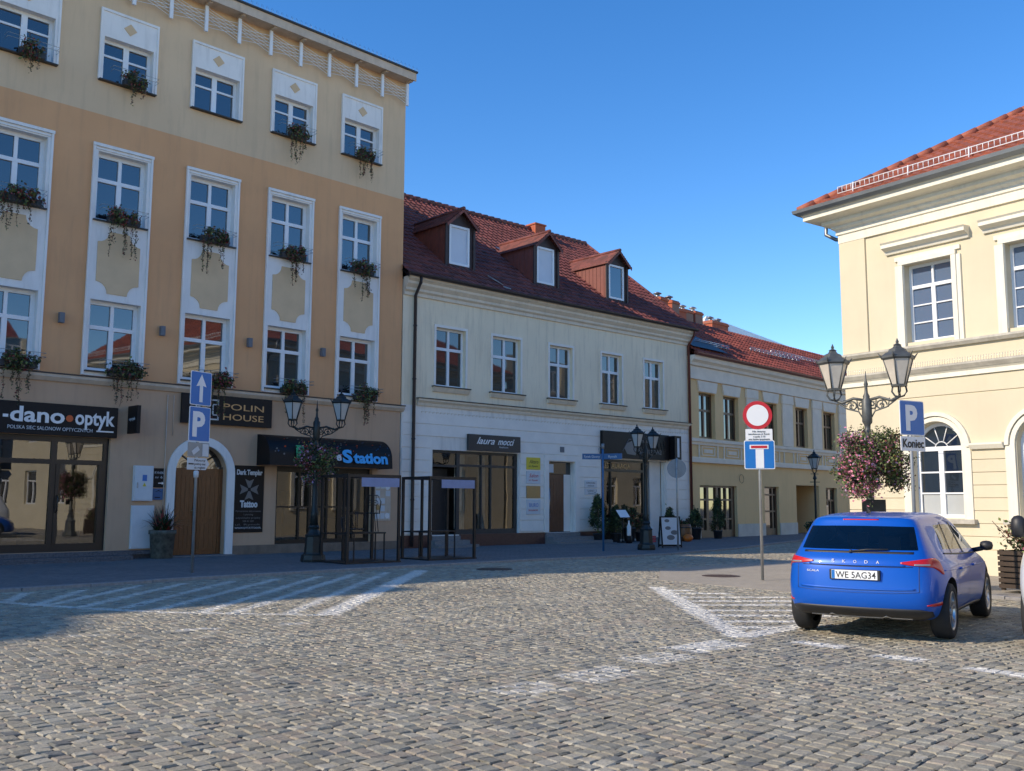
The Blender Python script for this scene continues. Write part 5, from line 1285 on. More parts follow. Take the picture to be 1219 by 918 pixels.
b.prism_y([(-.29, 2.14), (.22, 2.14), (.31, 2.27), (.22, 2.39), (-.29, 2.39)], -.045, -.033); b.box(-.03, .03, -.033, .03, 2.2, 2.3); o = b.build('sign_plate', M['offwhite'], r_)
for k_, t_ in enumerate(('Nocny', 'postoj taxi', 'za rogiem')): text(t_, .075, M['sunblack'], o, TM(-.10, -.047, 2.315-.075*k_), extrude=.002, width=.3)
b = MB(); b.box(-.26, -.12, -.050, -.0455, 2.245, 2.275); b.build('symbol', M['sunblack'], o)
b = MB(); b.lathe([(.05, 1.98), (.055, 2.1), (.04, 2.12)], 8, (.0, -.0)); b.build('clamp', M['offwhite'], r_)
# no entry + dead end
r_ = empty('traffic_sign', (5.01, 19.74, .045), R(-10), 'post with round red-rimmed white sign above a blue dead-end sign', 'traffic sign')
pole(r_, 3.55)
b = MB(); b.M = Matrix.Translation((-.02, 0, 3.26)); b.prism_y(arc(0, 0, .29, 0, 352, 44), -.045, -.032); b.box(-.04, .04, -.032, .04, -.04, .04); o = b.build('sign_plate', M['red'], r_)
b = MB(); b.M = Matrix.Translation((-.02, 0, 3.26)); b.prism_y(arc(0, 0, .215, 0, 352, 44), -.049, -.0455); b.build('sign_face', M['white'], o)
o, y = plate(r_, .53, .24, 2.86, 'white', rad=.01)
for k_, (t_, wd) in enumerate((('Nie dotyczy', .26), ('mieszkancow ul. Rynek', .42), ('w godz. 5-10', .24), ('oraz dostaw zaopatrzenia', .42))): text(t_, .05, M['sunblack'], o, TM(-wd/2, y-.001, 2.915-.052*k_), extrude=.0015, width=wd)
o, y = plate(r_, .60, .58, 2.46, 'blue', border='white')
b = MB(); b.box(-.075, .085, y-.004, y, 2.19, 2.57); b.build('symbol', M['white'], o)
b = MB(); b.box(-.19, .18, y-.004, y, 2.575, 2.66); b.build('symbol', M['white'], o)
b = MB(); b.box(-.165, .155, y-.008, y-.0045, 2.592, 2.643); b.build('symbol', M['red'], o)
# parking end sign in front of the town hall
r_ = empty('traffic_sign', (6.64, 16.2, .045), R(28), 'post with a blue P sign over a white plate reading Koniec, beside the sunlit lamp', 'traffic sign')
pole(r_, 3.18, mat='steelback')
o, y = plate(r_, .58, .58, 2.90, 'blue', border='white')
text('P', .56, M['white'], o, TM(-.16, y-.002, 2.71), extrude=.002, offset=.025, width=.28)
o, y = plate(r_, .58, .24, 2.47, 'white', rad=.01)
text('Koniec', .20, M['sunblack'], o, TM(-.25, y-.002, 2.41), extrude=.002, width=.50, offset=.004)
# street name post and the back of a round sign
r_ = empty('street_name_sign', (2.88, 30.87, .045), R(0), 'blue post with two street name plates before the restaurant', 'street sign')
pole(r_, 3.25, .035, 'bluedull')
for sx, tx, an in ((-1, 'Rynek Glowny', 8), (1, 'Rynek', -30)):
    q = MB(); q.M = Matrix.Rotation(R(an), 4, 'Z'); q.box(min(sx*.04, sx*.66), max(sx*.04, sx*.66), -.012, .012, 2.86, 3.04); o = q.build('sign_plate', M['bluedull'], r_)
    text(tx, .11, M['offwhite'], o, Matrix.Rotation(R(an), 4, 'Z') @ TM(-.60 if sx < 0 else .20, -.014, 2.91), extrude=.001, width=.5 if sx < 0 else .3)
q = MB(); q.tube([(0, 0, 3.2), (0, 0, 3.36)], .05, 8); q.tube([(-.1, 0, 3.05), (-.12, 0, 3.2), (-.06, 0, 3.28)], .012, 5); q.build('finial', M['steelback'], r_)
r_ = empty('traffic_sign', (5.37, 31.78, .045), R(180), 'plain grey back of a round sign on a thin post by the advertising board', 'traffic sign')
pole(r_, 2.95)
b = MB(); b.M = Matrix.Translation((0, 0, 2.62)); b.prism_y(arc(0, 0, .31, 0, 352, 40), -.045, -.033); b.box(-.03, .03, -.033, .5*.06, -.03, .03); o = b.build('sign_plate', M['steelback'], r_)
b = MB(); b.M = Matrix.Translation((0, 0, 2.62)); b.prism_y(arc(0, 0, .28, 0, 352, 40), -.049, -.0455); b.build('sign_face', M['white'], o)

# ================================================================== 7. STEEL CAGE FRAMES ON THE PAVEMENT
def cage(x, y, label, content):
    root = empty('terrace_frame', (x, y, .045), R(42), label, 'steel frame', 'steel terrace frames on the pavement')
    w, d, h, t = 1.50, 1.18, 2.16, .032     # origin: front left post
    for px_, py_ in ((0, 0), (w, 0), (0, d), (w, d)):
        b = MB(); b.box(px_-t, px_+t, py_-t, py_+t, 0, h); b.build('post', M['cage'], root)
    b = MB(); b.box(t, w-t, -t, t, h-.07, h); b.box(t, w-t, d-t, d+t, h-.07, h); b.box(-t, t, t, d-t, h-.07, h); b.box(w-t, w+t, t, d-t, h-.07, h); b.box(w*.5-.02, w*.5+.02, t, d-t, h-.06, h-.01); b.build('top_frame', M['cage'], root)
    b = MB(); b.box(-.05, w+.05, -.05, d+.05, .001, .035); b.build('floor_plate', M['cage'], root)
    b = MB(); b.box(.35, w-t-.002, -t-.012, -t-.004, h-.30, h-.08); b.build('banner', M['banner'], root)
    b = MB(); b.box(-.018, .018, t, d-t, .70, .73); b.box(t, w-t, d-.018, d+.018, .70, .73); b.box(w*.42-.03, w*.42+.03, d-.03, d+.03, .035, h-.07); b.build('rail', M['cage'], root)
    return root, w, d
c1, w, d = cage(-3.94, 23.67, 'open black steel frame with stacked iron chairs on a table inside', True)
c2, w, d = cage(-2.11, 25.36, 'open black steel frame standing empty before the fashion shop', False)
def cage_table(parent_loc, x, y, lab, W_=.95, D_=.45, h=.70):
    r0 = empty('table', (0, 0, 0), R(42), lab, 'table')
    c, s = math.cos(R(42)), math.sin(R(42)); r0.location = (parent_loc[0]+x*c-y*s, parent_loc[1]+x*s+y*c, .085)
    b = MB(); b.box(-W_/2, W_/2, -D_/2, D_/2, h-.035, h); b.build('tabletop', M['cage'], r0)
    for sx in (-1, 1):
        for sy in (-1, 1):
            b = MB(); b.box(sx*(W_/2-.03)-.014, sx*(W_/2-.03)+.014, sy*(D_/2-.03)-.014, sy*(D_/2-.03)+.014, 0, h-.035); b.build('leg', M['cage'], r0)
    return r0
t1 = cage_table((-3.94, 23.67), .80, .45, 'narrow black metal table inside the left steel frame')
t2 = cage_table((-2.11, 25.36), .75, .65, 'narrow black metal table inside the right steel frame')
def iron_chair(loc, rz, flip, lab):
    r0 = empty('chair', loc, rz, lab, 'chair', 'iron chairs piled on the table in the steel frame')
    s = -1 if flip else 1; z0 = .45 if not flip else .06
    b = MB(); b.lathe([(.19, z0), (.20, z0+.015), (.19, z0+.03)], 16); b.build('seat', M['cage'], r0)
    for k_ in range(4):
        a = R(45+90*k_); b = MB(); b.tube([(.17*math.cos(a), .17*math.sin(a), z0+.01), (.23*math.cos(a), .23*math.sin(a), z0+s*-.44 if not flip else z0+.44)], .011, 5); b.build('leg', M['cage'], r0)
    b = MB(); zz = lambda v: z0+s*v if not flip else z0+v*.0+.02
    if not flip:
        b.tube([(-.18, .15, z0), (-.21, .2, z0+.3), (-.12, .22, z0+.46), (.12, .22, z0+.46), (.21, .2, z0+.3), (.18, .15, z0)], .012, 5)
        scroll(b, (-.02, .2, z0+.26), (-1, .0), .09, 1.4, .008); scroll(b, (.02, .2, z0+.26), (1, .0), .09, 1.4, .008)
        for q in (-.1, 0, .1): b.tube([(q, .17, z0), (q*.8, .215, z0+.45)], .007, 4)
    else:
        b.tube([(-.18, .15, z0), (-.24, .26, z0+.05), (-.18, .33, z0+.30), (.18, .33, z0+.30), (.24, .26, z0+.05), (.18, .15, z0)], .012, 5)
        scroll(b, (0, .3, z0+.16), (1, 0), .1, 1.4, .008)
    b.build('backrest', M['cage'], r0)
c, s = math.cos(R(42)), math.sin(R(42)); tl = t1.location
iron_chair((tl[0]-.26*c, tl[1]-.26*s, tl[2]+.705), R(60), True, 'iron chair lying upside down on the table, on the left')
iron_chair((tl[0]+.16*c, tl[1]+.16*s, tl[2]+.705), R(200), False, 'iron chair standing upright on the table, right of the overturned one')

# ================================================================== 8. PLANTS AND SMALL THINGS BY THE RESTAURANT
def conifer(x, y, h, r, label, cat='shrub', pr=.2, ph=.35, n=2600, z0=.045, double=False):
    root = empty('potted_conifer', (x, y, z0), random.uniform(0, 6), label, cat, 'potted conifers by the house fronts')
    b = MB(); b.lathe(pot_lathe(pr*.8, pr, ph), 14); b.build('pot', M['pot'], root)
    b = MB(); b.tube([(0, 0, ph-.05), (0, 0, h*.8)], .02, 5); b.build('trunk', M['twig'], root)
    f = MB(); cl = []
    for _ in range(90):
        t = random.random()**.8; zz = ph + .02 + (h-ph)*t; rr = r*(1-t)**.55*min(1, t*5+.55)*random.uniform(.55, 1.05); a = random.uniform(0, 6.283); cl.append((rr*math.cos(a), rr*math.sin(a), zz))
    def pos():
        q = random.choice(cl); return (q[0]+random.gauss(0, .045), q[1]+random.gauss(0, .045), q[2]+random.gauss(0, .07))
    leaves(f, n, pos, .042, (4, 7, .8, .3, 0, 0, 0), 2.2); f.build('foliage', LM(), root)
    return root
random.seed(31)
def fb(s, n, z=.045): return FB.w(s, n, z)
p = fb(9.0, .50)[:2]; conifer(*p, 1.75, .40, 'tall dark potted conifer right of the brown house door', pr=.22, n=3400)
p = fb(10.0, .50)[:2]; conifer(*p, 1.35, .30, 'shorter dark potted conifer at the left edge of the restaurant window')
p = fb(12.35, 1.3)[:2]; conifer(*p, 1.2, .24, 'small potted conifer beside the restaurant entrance')
p = fb(14.75, .75)[:2]; conifer(*p, 1.15, .34, 'low bushy potted conifer left of the red downpipe', pr=.26, ph=.5)
p = FC.w(1.0, .75)[:2]; conifer(*p, 1.65, .32, 'pointed potted conifer right of the red downpipe', n=3000)
def bush(x, y, label, h=.5, r=.22, wts=(3, 5, 1, 2, 0, .6, 0), pm='pot', pr=.2, ph=.38, n=900):
    root = empty('potted_plant', (x, y, .045), 0, label, 'plant')
    b = MB(); b.lathe(pot_lathe(pr*.8, pr, ph), 14); b.build('pot', M[pm], root)
    f = MB(); leaves(f, n, clumps(14, r, r, h*.5, .06, (0, 0, ph+h*.45)), .05, wts); f.build('foliage', LM(), root)
p = fb(10.75, .55); bush(p[0], p[1], 'bushy plant in a tall dark pot under the restaurant window', 1.1, .30, ph=.55, n=1900, pr=.25)
p = fb(11.35, .60); bush(p[0], p[1], 'low reddish plant in a dark pot by the white pot', .7, .26, (2, 4, .5, 3, 0, 1.5, 0), n=1200)
p = fb(10.95, 1.35); r_ = empty('plant_pot', (p[0], p[1], .285), 0, 'white empty pot standing on the red crate', 'pot')
b = MB(); b.lathe([(.11, 0), (.12, .01), (.17, .26), (.185, .27), (.185, .33), (.165, .33), (.15, .05)], 16); b.build('pot', M['potwhite'], r_)
p = fb(11.0, 1.35); r_ = empty('crate', (p[0], p[1], .045), FB.a, 'red crate on the pavement before the restaurant window', 'crate')
b = MB()
for q in range(4): b.box(-.22, .22, -.16, -.14, .01+.06*q, .05+.06*q); b.box(-.22, .22, .14, .16, .01+.06*q, .05+.06*q); b.box(-.22, -.20, -.16, .16, .01+.06*q, .05+.06*q); b.box(.20, .22, -.16, .16, .01+.06*q, .05+.06*q)
b.box(-.22, .22, -.16, .16, 0, .01); b.box(-.2, .2, -.14, .14, .2, .238)
b.build('slats', M['potred'], r_)
p = fb(11.75, 1.4); r_ = empty('plant_pot', (p[0], p[1], .045), 0, 'white round pot on the ground right of the red crate', 'pot')
b = MB(); b.lathe([(.13, 0), (.14, .01), (.17, .34), (.18, .35), (.18, .38), (.16, .38), (.14, .05)], 16); b.build('pot', M['potwhite'], r_)
p = fb(12.9, 1.6); r_ = empty('barrel', (p[0], p[1], .045), 0, 'brown wooden barrel planter right of the dark lamp post', 'barrel')
b = MB(); b.lathe([(.24, 0), (.29, .2), (.30, .35), (.28, .55), (.25, .68), (.22, .68), (.22, .6)], 18); b.build('staves', M['door'], r_)
b = MB(); b.lathe([(.30, .12), (.302, .16), (.29, .165)], 18); b.lathe([(.295, .52), (.29, .56), (.27, .565)], 18); b.build('hoop', M['iron'], r_)
b = MB(); leaves(b, 500, clumps(8, .18, .18, .1, .05, (0, 0, .76)), .05, (3, 5, 1, 1, .3, 1, 0)); b.build('foliage', LM(), r_)
p = fb(12.6, 2.0); r_ = empty('pumpkin', (p[0], p[1], .045), 0, 'orange pumpkin on the pavement at the foot of the barrel', 'pumpkin')
b = MB(); vs = []; fs = []
for j in range(9):
    for i in range(24):
        t = math.pi*j/8; a = 2*math.pi*i/24; rr = .19*math.sin(t)*(1+.08*abs(math.cos(a*4))); vs.append((rr*math.cos(a), rr*math.sin(a), .15-.15*math.cos(t)))
for j in range(8):
    for i in range(24): fs.append((j*24+i, j*24+(i+1) % 24, (j+1)*24+(i+1) % 24, (j+1)*24+i))
b.add(vs, fs, True); b.build('rind', M['pumpkin'], r_); b = MB(); b.tube([(0, 0, .28), (.02, 0, .36)], .02, 5); b.build('stalk', M['twig'], r_)
p = fb(9.55, 1.25); r_ = empty('menu_stand', (p[0], p[1], .045), FB.a, 'menu stand with a tilted white sheet on a dark pole', 'menu stand')
b = MB(); b.box(-.17, .17, -.14, .14, 0, .03); b.tube([(0, 0, .03), (0, 0, 1.05)], .022, 6); b.build('stand', M['black'], r_)
b = MB(); b.M = Matrix.Translation((0, -.02, 1.1)) @ Matrix.Rotation(R(50), 4, 'X'); b.box(-.30, .30, -.2, .2, -.012, 0); o = b.build('desk', M['black'], r_)
b = MB(); b.M = Matrix.Translation((0, -.02, 1.1)) @ Matrix.Rotation(R(50), 4, 'X'); b.box(-.28, .28, -.18, .18, .001, .006); b.build('menu_sheet', M['white'], o)
p = fb(9.45, 1.65); r_ = empty('bottle_figure', (p[0], p[1], .045), 0, 'pale bottle-shaped advertising figure on a black foot', 'figure')
b = MB(); b.lathe([(.12, 0), (.12, .26), (.06, .28)], 10); b.build('foot', M['black'], r_); b = MB(); b.lathe([(.075, .28), (.08, .3), (.08, .62), (.03, .74), (.028, .84), (.01, .85)], 12); b.build('bottle', M['trimA'], r_)
# advertising board
r_ = empty('advertising_board', (5.42, 33.7, .045), R(12), 'white A-board with food pictures on the pavement by the round sign', 'board')
for sy in (-1, 1):
    b = MB(); b.M = Matrix.Translation((0, sy*.02, 1.05)) @ Matrix.Rotation(R(sy*9), 4, 'X')
    for q in ((-.36, -.32, -1.06, 0), (.32, .36, -1.06, 0), (-.32, .32, -.04, 0), (-.32, .32, -1.02, -.96)): b.box(q[0], q[1], -.015, .015, q[2], q[3])
    o = b.build('frame', M['black'], r_)
    c_ = MB(); c_.M = b.M; c_.box(-.32, .32, -.006, .006, -.96, -.04); pnl = c_.build('poster', M['offwhite'], o)
    if sy < 0:
        d_ = MB(); d_.M = b.M; random.seed(8)
        for x, z, rr in ((-.1, -.4, .08), (.12, -.55, .1), (-.02, -.72, .11), (-.12, -.15, .07)): 
            d_.prism_y([(x+rr*1.3*math.cos(R(a)), z+rr*.8*math.sin(R(a))) for a in range(0, 350, 30)], -.0095, -.0065)
        d_.build('food_picture', M['greyletter'], pnl)
# wooden slat planter at the town hall
r_ = empty('planter', (9.12, 16.95, .045), R(-54), 'dark slatted wooden planter with a withered bush by the town hall wall', 'planter')
b = MB()
for q in range(7): z = .04+.095*q; b.box(-.62, .62, -.32, -.29, z, z+.07); b.box(-.62, .62, .29, .32, z, z+.07); b.box(-.62, -.59, -.29, .29, z, z+.07); b.box(.59, .62, -.29, .29, z, z+.07)
for sx in (-1, 1):
    for sy in (-1, 1): b.box(sx*.57-.03, sx*.57+.03, sy*.26-.03, sy*.26+.03, 0, .70)
b.build('slats', M['slat'], r_)
b = MB(); b.box(-.56, .56, -.26, .26, .05, .62); b.build('soil_box', M['pot'], r_)
b = MB(); random.seed(12); leaves(b, 2600, clumps(26, .60, .38, .30, .09, (0, 0, .86)), .05, (3, 1.5, 3, 6, .6, 1.2, 0))
b.mi = 3
for k_ in range(40):
    a = random.uniform(0, 6.283); x0 = random.uniform(-.4, .4); b.tube([(x0, 0, .6), (x0+.3*math.cos(a), .25*math.sin(a), .95), (x0+.5*math.cos(a), .4*math.sin(a), 1.15*random.uniform(.7, 1.05))], .006, 3)
b.build('foliage', LM(), r_)
# planter at the foot of the far lamp
r_ = empty('potted_plant', (12.9, 41.6, .045), 0, 'round dark bush in a pot at the foot of the far single lantern', 'plant')
b = MB(); b.lathe(pot_lathe(.26, .32, .4), 14); b.build('pot', M['pot'], r_); b = MB(); leaves(b, 900, clumps(14, .4, .4, .25, .07, (0, 0, .58)), .06, (3, 6, 1, 1, 0, .6, 0)); b.build('foliage', LM(), r_)

# ================================================================== 9. VEHICLES
def vehicle_hull(zmap=lambda z: z, ymul=1.0):
    """half-hull stations (rear centre -> round the side -> front centre), rows bottom -> roof edge"""
    G = [
     ([-.50,-.76,-.81,-.78,-.75,-.69,-.42,-.44],[0]*8,[.23,.30,.50,.74,.92,.99,1.375,1.425]),
     ([-.48,-.74,-.79,-.76,-.73,-.67,-.40,-.42],[.36,.38,.42,.42,.42,.42,.37,.35],[.23,.30,.50,.74,.92,.99,1.37,1.42]),
     ([-.42,-.67,-.72,-.69,-.66,-.60,-.35,-.36],[.64,.70,.735,.72,.70,.685,.60,.535],[.23,.30,.50,.74,.92,.995,1.36,1.415]),
     ([-.38,-.52,-.56,-.53,-.50,-.45,-.18,-.15],[.69,.79,.83,.83,.805,.745,.61,.55],[.23,.29,.50,.74,.92,1.01,1.36,1.43]),
     ([.0,.0,.0,.0,.0,.10,.30,.25],[.71,.85,.885,.892,.865,.79,.635,.565],[.20,.26,.50,.72,.90,.99,1.375,1.455]),
     ([.65]*6+[.8,.8],[.70,.80,.862,.89,.87,.80,.645,.57],[.20,.24,.48,.70,.88,.965,1.385,1.465]),
     ([1.3]*6+[1.3,1.3],[.70,.80,.858,.89,.87,.80,.645,.57],[.20,.24,.48,.69,.87,.95,1.37,1.46]),
     ([2.0]*6+[1.72,1.62],[.70,.80,.858,.89,.865,.795,.635,.56],[.20,.24,.48,.69,.86,.935,1.33,1.42]),
     ([2.3,2.3,2.3,2.3,2.35,2.5,2.02,1.86],[.73,.86,.89,.89,.86,.78,.63,.55],[.20,.25,.48,.69,.85,.93,1.27,1.37]),
     ([2.65]*4+[2.66,2.66],[.72,.86,.895,.89,.85,.72],[.20,.26,.5,.7,.84,.91]),
     ([3.1,3.12,3.15,3.13,3.1,3.06],[.68,.78,.84,.83,.78,.64],[.20,.24,.45,.62,.74,.83]),
     ([3.25,3.33,3.38,3.36,3.3,3.2],[.54,.60,.64,.62,.58,.52],[.20,.24,.42,.58,.70,.77]),
     ([3.32,3.41,3.47,3.45,3.38,3.27],[.28,.30,.32,.32,.31,.29],[.20,.24,.42,.58,.70,.77]),
     ([3.34,3.43,3.49,3.47,3.40,3.29],[0]*6,[.20,.24,.42,.58,.70,.77])]
    V = []; Fc = []; MI = []
    def v(x, y, z): V.append((x, y*ymul, zmap(z))); return len(V)-1
    for side in (1, -1):
        idx = []
        for X, Y, Z in G:
            idx.append([v(x, side*y, z) for x, y, z in zip(X, Y, Z)])
        def face(a, b, c, d, m=0):
            Fc.append((a, b, c, d) if side > 0 else (d, c, b, a)); MI.append(m)
        for g in range(len(G)-1):
            nr = min(len(G[g][0]), len(G[g+1][0]))
            for r in range(nr-1):
                m = 0
                if r == 5: m = 1 if g in (0, 1) else (1 if g in (4, 5, 6, 7) else 0)
                face(idx[g][r], idx[g][r+1], idx[g+1][r+1], idx[g+1][r], m)
        def grid(rows, ms=None):
            for a, (r0, r1) in enumerate(zip(rows[:-1], rows[1:])):
                for k in range(len(r0)-1): face(r0[k], r0[k+1], r1[k+1], r1[k], ms[a] if ms else 0)
        # roof
        rows = [[idx[0][7], idx[1][7], idx[2][7]]]
        for g, zc in ((3, .018), (4, .02), (5, .02), (6, .02), (7, .02), (8, .02)):
            X, Y, Z = G[g]; rows.append([v(X[7], 0, Z[7]+zc), v(X[7], side*Y[7]*.6, Z[7]+zc*.8), idx[g][7]])
        grid(rows)
        # windscreen
        top = rows[-1]
        mid = [v(2.13, 0, 1.30), v(2.11, side*.38, 1.295), idx[8][6]]
        bot = [v(2.78, 0, .955), v(2.73, side*.45, .95), idx[8][5]]
        grid([top, mid, bot], [0, 1])
        hr = [bot, [v(2.95, 0, .935), v(2.94, side*.42, .93), idx[9][5]], [v(3.12, 0, .88), v(3.11, side*.38, .875), idx[10][5]], [idx[13][5], idx[12][5], idx[11][5]]]
        grid(hr)
        # underside
        ur = [[idx[0][0], idx[1][0], idx[2][0]]]
        for g in range(3, 11): X, Y, Z = G[g]; ur.append([v(X[0], 0, Z[0]), v(X[0], side*Y[0]*.5, Z[0]), idx[g][0]])
        ur.append([idx[13][0], idx[12][0], idx[11][0]])
        for r0, r1 in zip(ur[:-1], ur[1:]):
            for k in range(2): Fc.append((r1[k], r1[k+1], r0[k+1], r0[k]) if side > 0 else (r0[k], r0[k+1], r1[k+1], r1[k])); MI.append(2)
        # hull row between station 10/11 edges is closed by the hood grid
    me = bpy.data.meshes.new('hull'); me.from_pydata(V, [], Fc)
    me.polygons.foreach_set('material_index', MI)
    bm = bmesh.new(); bm.from_mesh(me); bmesh.ops.remove_doubles(bm, verts=bm.verts, dist=1e-4)
    bmesh.ops.recalc_face_normals(bm, faces=bm.faces); 
    for f in bm.faces: f.smooth = True
    bm.to_mesh(me); bm.free()
    return me

def build_vehicle(name, label, cat, paint_m, zmap=lambda z: z, ymul=1.0, van=False):
    from mathutils.bvhtree import BVHTree
    root = empty(name, (0, 0, 0), 0, label, cat)
    me = vehicle_hull(zmap, ymul)
    slots = [paint_m, M['car_glass'], M['plastic']]
    for m in slots: me.materials.append(m)
    tmp = bpy.data.objects.new('tmp', me); COL.objects.link(tmp)
    s = tmp.modifiers.new('s', 'SUBSURF'); s.levels = s.render_levels = 3
    cut = MB(); cut.mi = 2
    for x in (0, 2.65):
        for sy in (-1, 1):
            pts = [(x+.385*math.cos(R(a)), .335+.385*math.sin(R(a))) for a in range(0, 360, 10)]
            cut.prism_y(pts, *( (.58, 1.2) if sy > 0 else (-1.2, -.58)))
    co = cut.build('cut', slots)
    bpy.context.view_layer.update()
    cm = co.data; bm = bmesh.new(); bm.from_mesh(cm); bmesh.ops.recalc_face_normals(bm, faces=bm.faces); bm.to_mesh(cm); bm.free()
    bo = tmp.modifiers.new('b', 'BOOLEAN'); bo.operation = 'DIFFERENCE'; bo.object = co; bo.solver = 'EXACT'
    dg = bpy.context.evaluated_depsgraph_get(); dg.update()
    em = bpy.data.meshes.new_from_object(tmp.evaluated_get(dg))
    full = bmesh.new(); full.from_mesh(em); bvh = BVHTree.FromBMesh(full)
    bpy.data.objects.remove(tmp); bpy.data.objects.remove(co)
    def split(mi, nm, parent):
        b = full.copy()
        bmesh.ops.delete(b, geom=[f for f in b.faces if f.material_index != mi], context='FACES')
        m2 = bpy.data.meshes.new(nm); 
        for f in b.faces: f.material_index = 0
        b.to_mesh(m2); b.free(); m2.materials.clear(); m2.materials.append(slots[mi])
        o = bpy.data.objects.new(nm, m2); COL.objects.link(o); o.parent = parent; return o
    body = split(0, 'body', root); split(2, 'underbody', root)
    # glazing split into separate panes by position
    b = full.copy(); bmesh.ops.delete(b, geom=[f for f in b.faces if f.material_index != 1], context='FACES')
    groups = {'rear_window': [], 'windscreen': [], 'side_window': []}
    for f in b.faces:
        c = f.calc_center_median(); n = f.normal
    for nm, test in (('rear_window', lambda c: c.x < -.2 and abs(c.y) < .70*ymul and c.x < 0), ('windscreen', lambda c: c.x > 1.9 and abs(c.y) < .56*ymul + max(0, (2.6-c.x))*0), ('side_window', lambda c: True)):
        pass
    # connected islands
    b.faces.ensure_lookup_table(); seen = set()
    for f0 in b.faces:
        if f0.index in seen: continue
        st = [f0]; isl = []; seen.add(f0.index)
        while st:
            f = st.pop(); isl.append(f)
            for e in f.edges:
                for g in e.link_faces:
                    if g.index not in seen: seen.add(g.index); st.append(g)
        if len(isl) < 12: continue
        c = sum((f.calc_center_median() for f in isl), Vector())/len(isl)
        nm = 'rear_window' if c.x < 0 else ('windscreen' if abs(c.y) < .2 else 'side_window')
        vmap = {}; vs = []; fs = []
        for f in isl:
            q = []
            for v_ in f.verts:
                if v_.index not in vmap: vmap[v_.index] = len(vs); vs.append(tuple(v_.co))
                q.append(vmap[v_.index])
            fs.append(q)
        m2 = bpy.data.meshes.new(nm); m2.from_pydata(vs, [], fs); m2.polygons.foreach_set('use_smooth', [True]*len(fs)); m2.materials.append(slots[1])
        o = bpy.data.objects.new(nm, m2); COL.objects.link(o); o.parent = root
    b.free()
    # ---- decals projected on the skin
    def hit(o, d):
        loc, nrm, i, dist = bvh.ray_cast(Vector(o), Vector(d).normalized())
        return (loc, nrm) if loc is not None else None
    def proj_rear(u, z): return hit((-3, u, z), (1, 0, 0))
    def proj_front(u, z): return hit((6, u, z), (-1, 0, 0))
    def proj_side(sy): return lambda u, z: hit((u, sy*3, z), (0, -sy, 0))
    def proj_wrap(sy):    # u: angle in degrees from straight back, about an inner axis
        return lambda u, z: (lambda a: hit((-.05-3*math.cos(a), sy*(.25)+sy*3*math.sin(a), z), (math.cos(a), -sy*math.sin(a), 0)))(R(u))
    def strip(nm, mat, parent, proj, curve, n=24, m=6, off=.005, skirt=.02):
        """curve: [(u, z_lo, z_hi)] interpolated linearly"""
        mb = MB(); P = []
        us = [c[0] for c in curve]
        for i in range(n+1):
            u = us[0] + (us[-1]-us[0])*i/n
            lo = float(np.interp(u, us, [c[1] for c in curve])) if us[-1] > us[0] else float(np.interp(-u, [-x for x in us], [c[1] for c in curve]))
            hi = float(np.interp(u, us, [c[2] for c in curve])) if us[-1] > us[0] else float(np.interp(-u, [-x for x in us], [c[2] for c in curve]))
            col = []
            for j in range(m+1):
                h = proj(u, lo+(hi-lo)*j/m)
                if h is None: return None
                col.append(h)
            P.append(col)
        vs = []; fs = []
        for i in range(n+1):
            for j in range(m+1):
                l, nn = P[i][j]; vs.append(tuple(l+nn*off))
        idx = lambda i, j: i*(m+1)+j
        for i in range(n):
            for j in range(m): fs.append((idx(i, j), idx(i+1, j), idx(i+1, j+1), idx(i, j+1)))
        border = [(i, 0) for i in range(n)] + [(n, j) for j in range(m)] + [(i, m) for i in range(n, 0, -1)] + [(0, j) for j in range(m, 0, -1)]
        base = len(vs)
        for i, j in border: l, nn = P[i][j]; vs.append(tuple(l-nn*skirt))
        nb = len(border)
        for k in range(nb): a = idx(*border[k]); b2 = idx(*border[(k+1) % nb]); fs.append((a, b2, base+(k+1) % nb, base+k))
        mb.add(vs, fs, True); o = mb.build(nm, mat, parent)
        bm = bmesh.new(); bm.from_mesh(o.data); bmesh.ops.recalc_face_normals(bm, faces=bm.faces); bm.to_mesh(o.data); bm.free()
        return o
    zm = zmap
    if not van:
        # rear end
        for sy in (-1, 1):
            strip('tail_lamp', M['lamp_red'], root, proj_wrap(sy), [(19, .893, .908), (28, .873, .925), (38, .866, .943), (48, .852, .955), (56, .815, .952), (63, .775, .915), (67, .765, .79)], 40, 6, .010)
            strip('tail_lamp', M['lamp_clear'], root, proj_wrap(sy), [(30, .874, .89), (44, .87, .89)], 12, 2, .0125, .004)
            strip('reflector', M['lamp_red'], root, proj_wrap(sy), [(38, .425, .435), (46, .42, .455), (66, .425, .465)], 16, 2, .006)
        strip('rear_diffuser', M['plastic'], root, proj_rear, [(-.76, .30, .36), (-.66, .26, .385), (0, .25, .385), (.66, .26, .385), (.76, .30, .36)], 40, 5, .008)
        strip('diffuser_trim', M['silver'], root, proj_rear, [(-.55, .262, .272), (-.34, .262, .276), (-.30, .285, .30), (-.24, .262, .276), (0, .255, .27), (.24, .262, .276), (.30, .285, .30), (.34, .262, .276), (.55, .262, .272)], 60, 2, .014)
        strip('bumper_seam', M['plastic'], body, proj_rear, [(-.66, .575, .580), (-.4, .555, .559), (0, .55, .554), (.4, .555, .559), (.66, .575, .580)], 40, 1, .0015, .003)
        strip('tailgate_crease', M['plastic'], body, proj_rear, [(-.60, .853, .86), (0, .845, .856), (.60, .853, .86)], 30, 1, .002, .003)
        for sy in (-1, 1): strip('tailgate_seam', M['plastic'], body, proj_rear, [(sy*.66-.003, .58, .86), (sy*.66+.003, .58, .86)], 1, 10, .0015, .003)
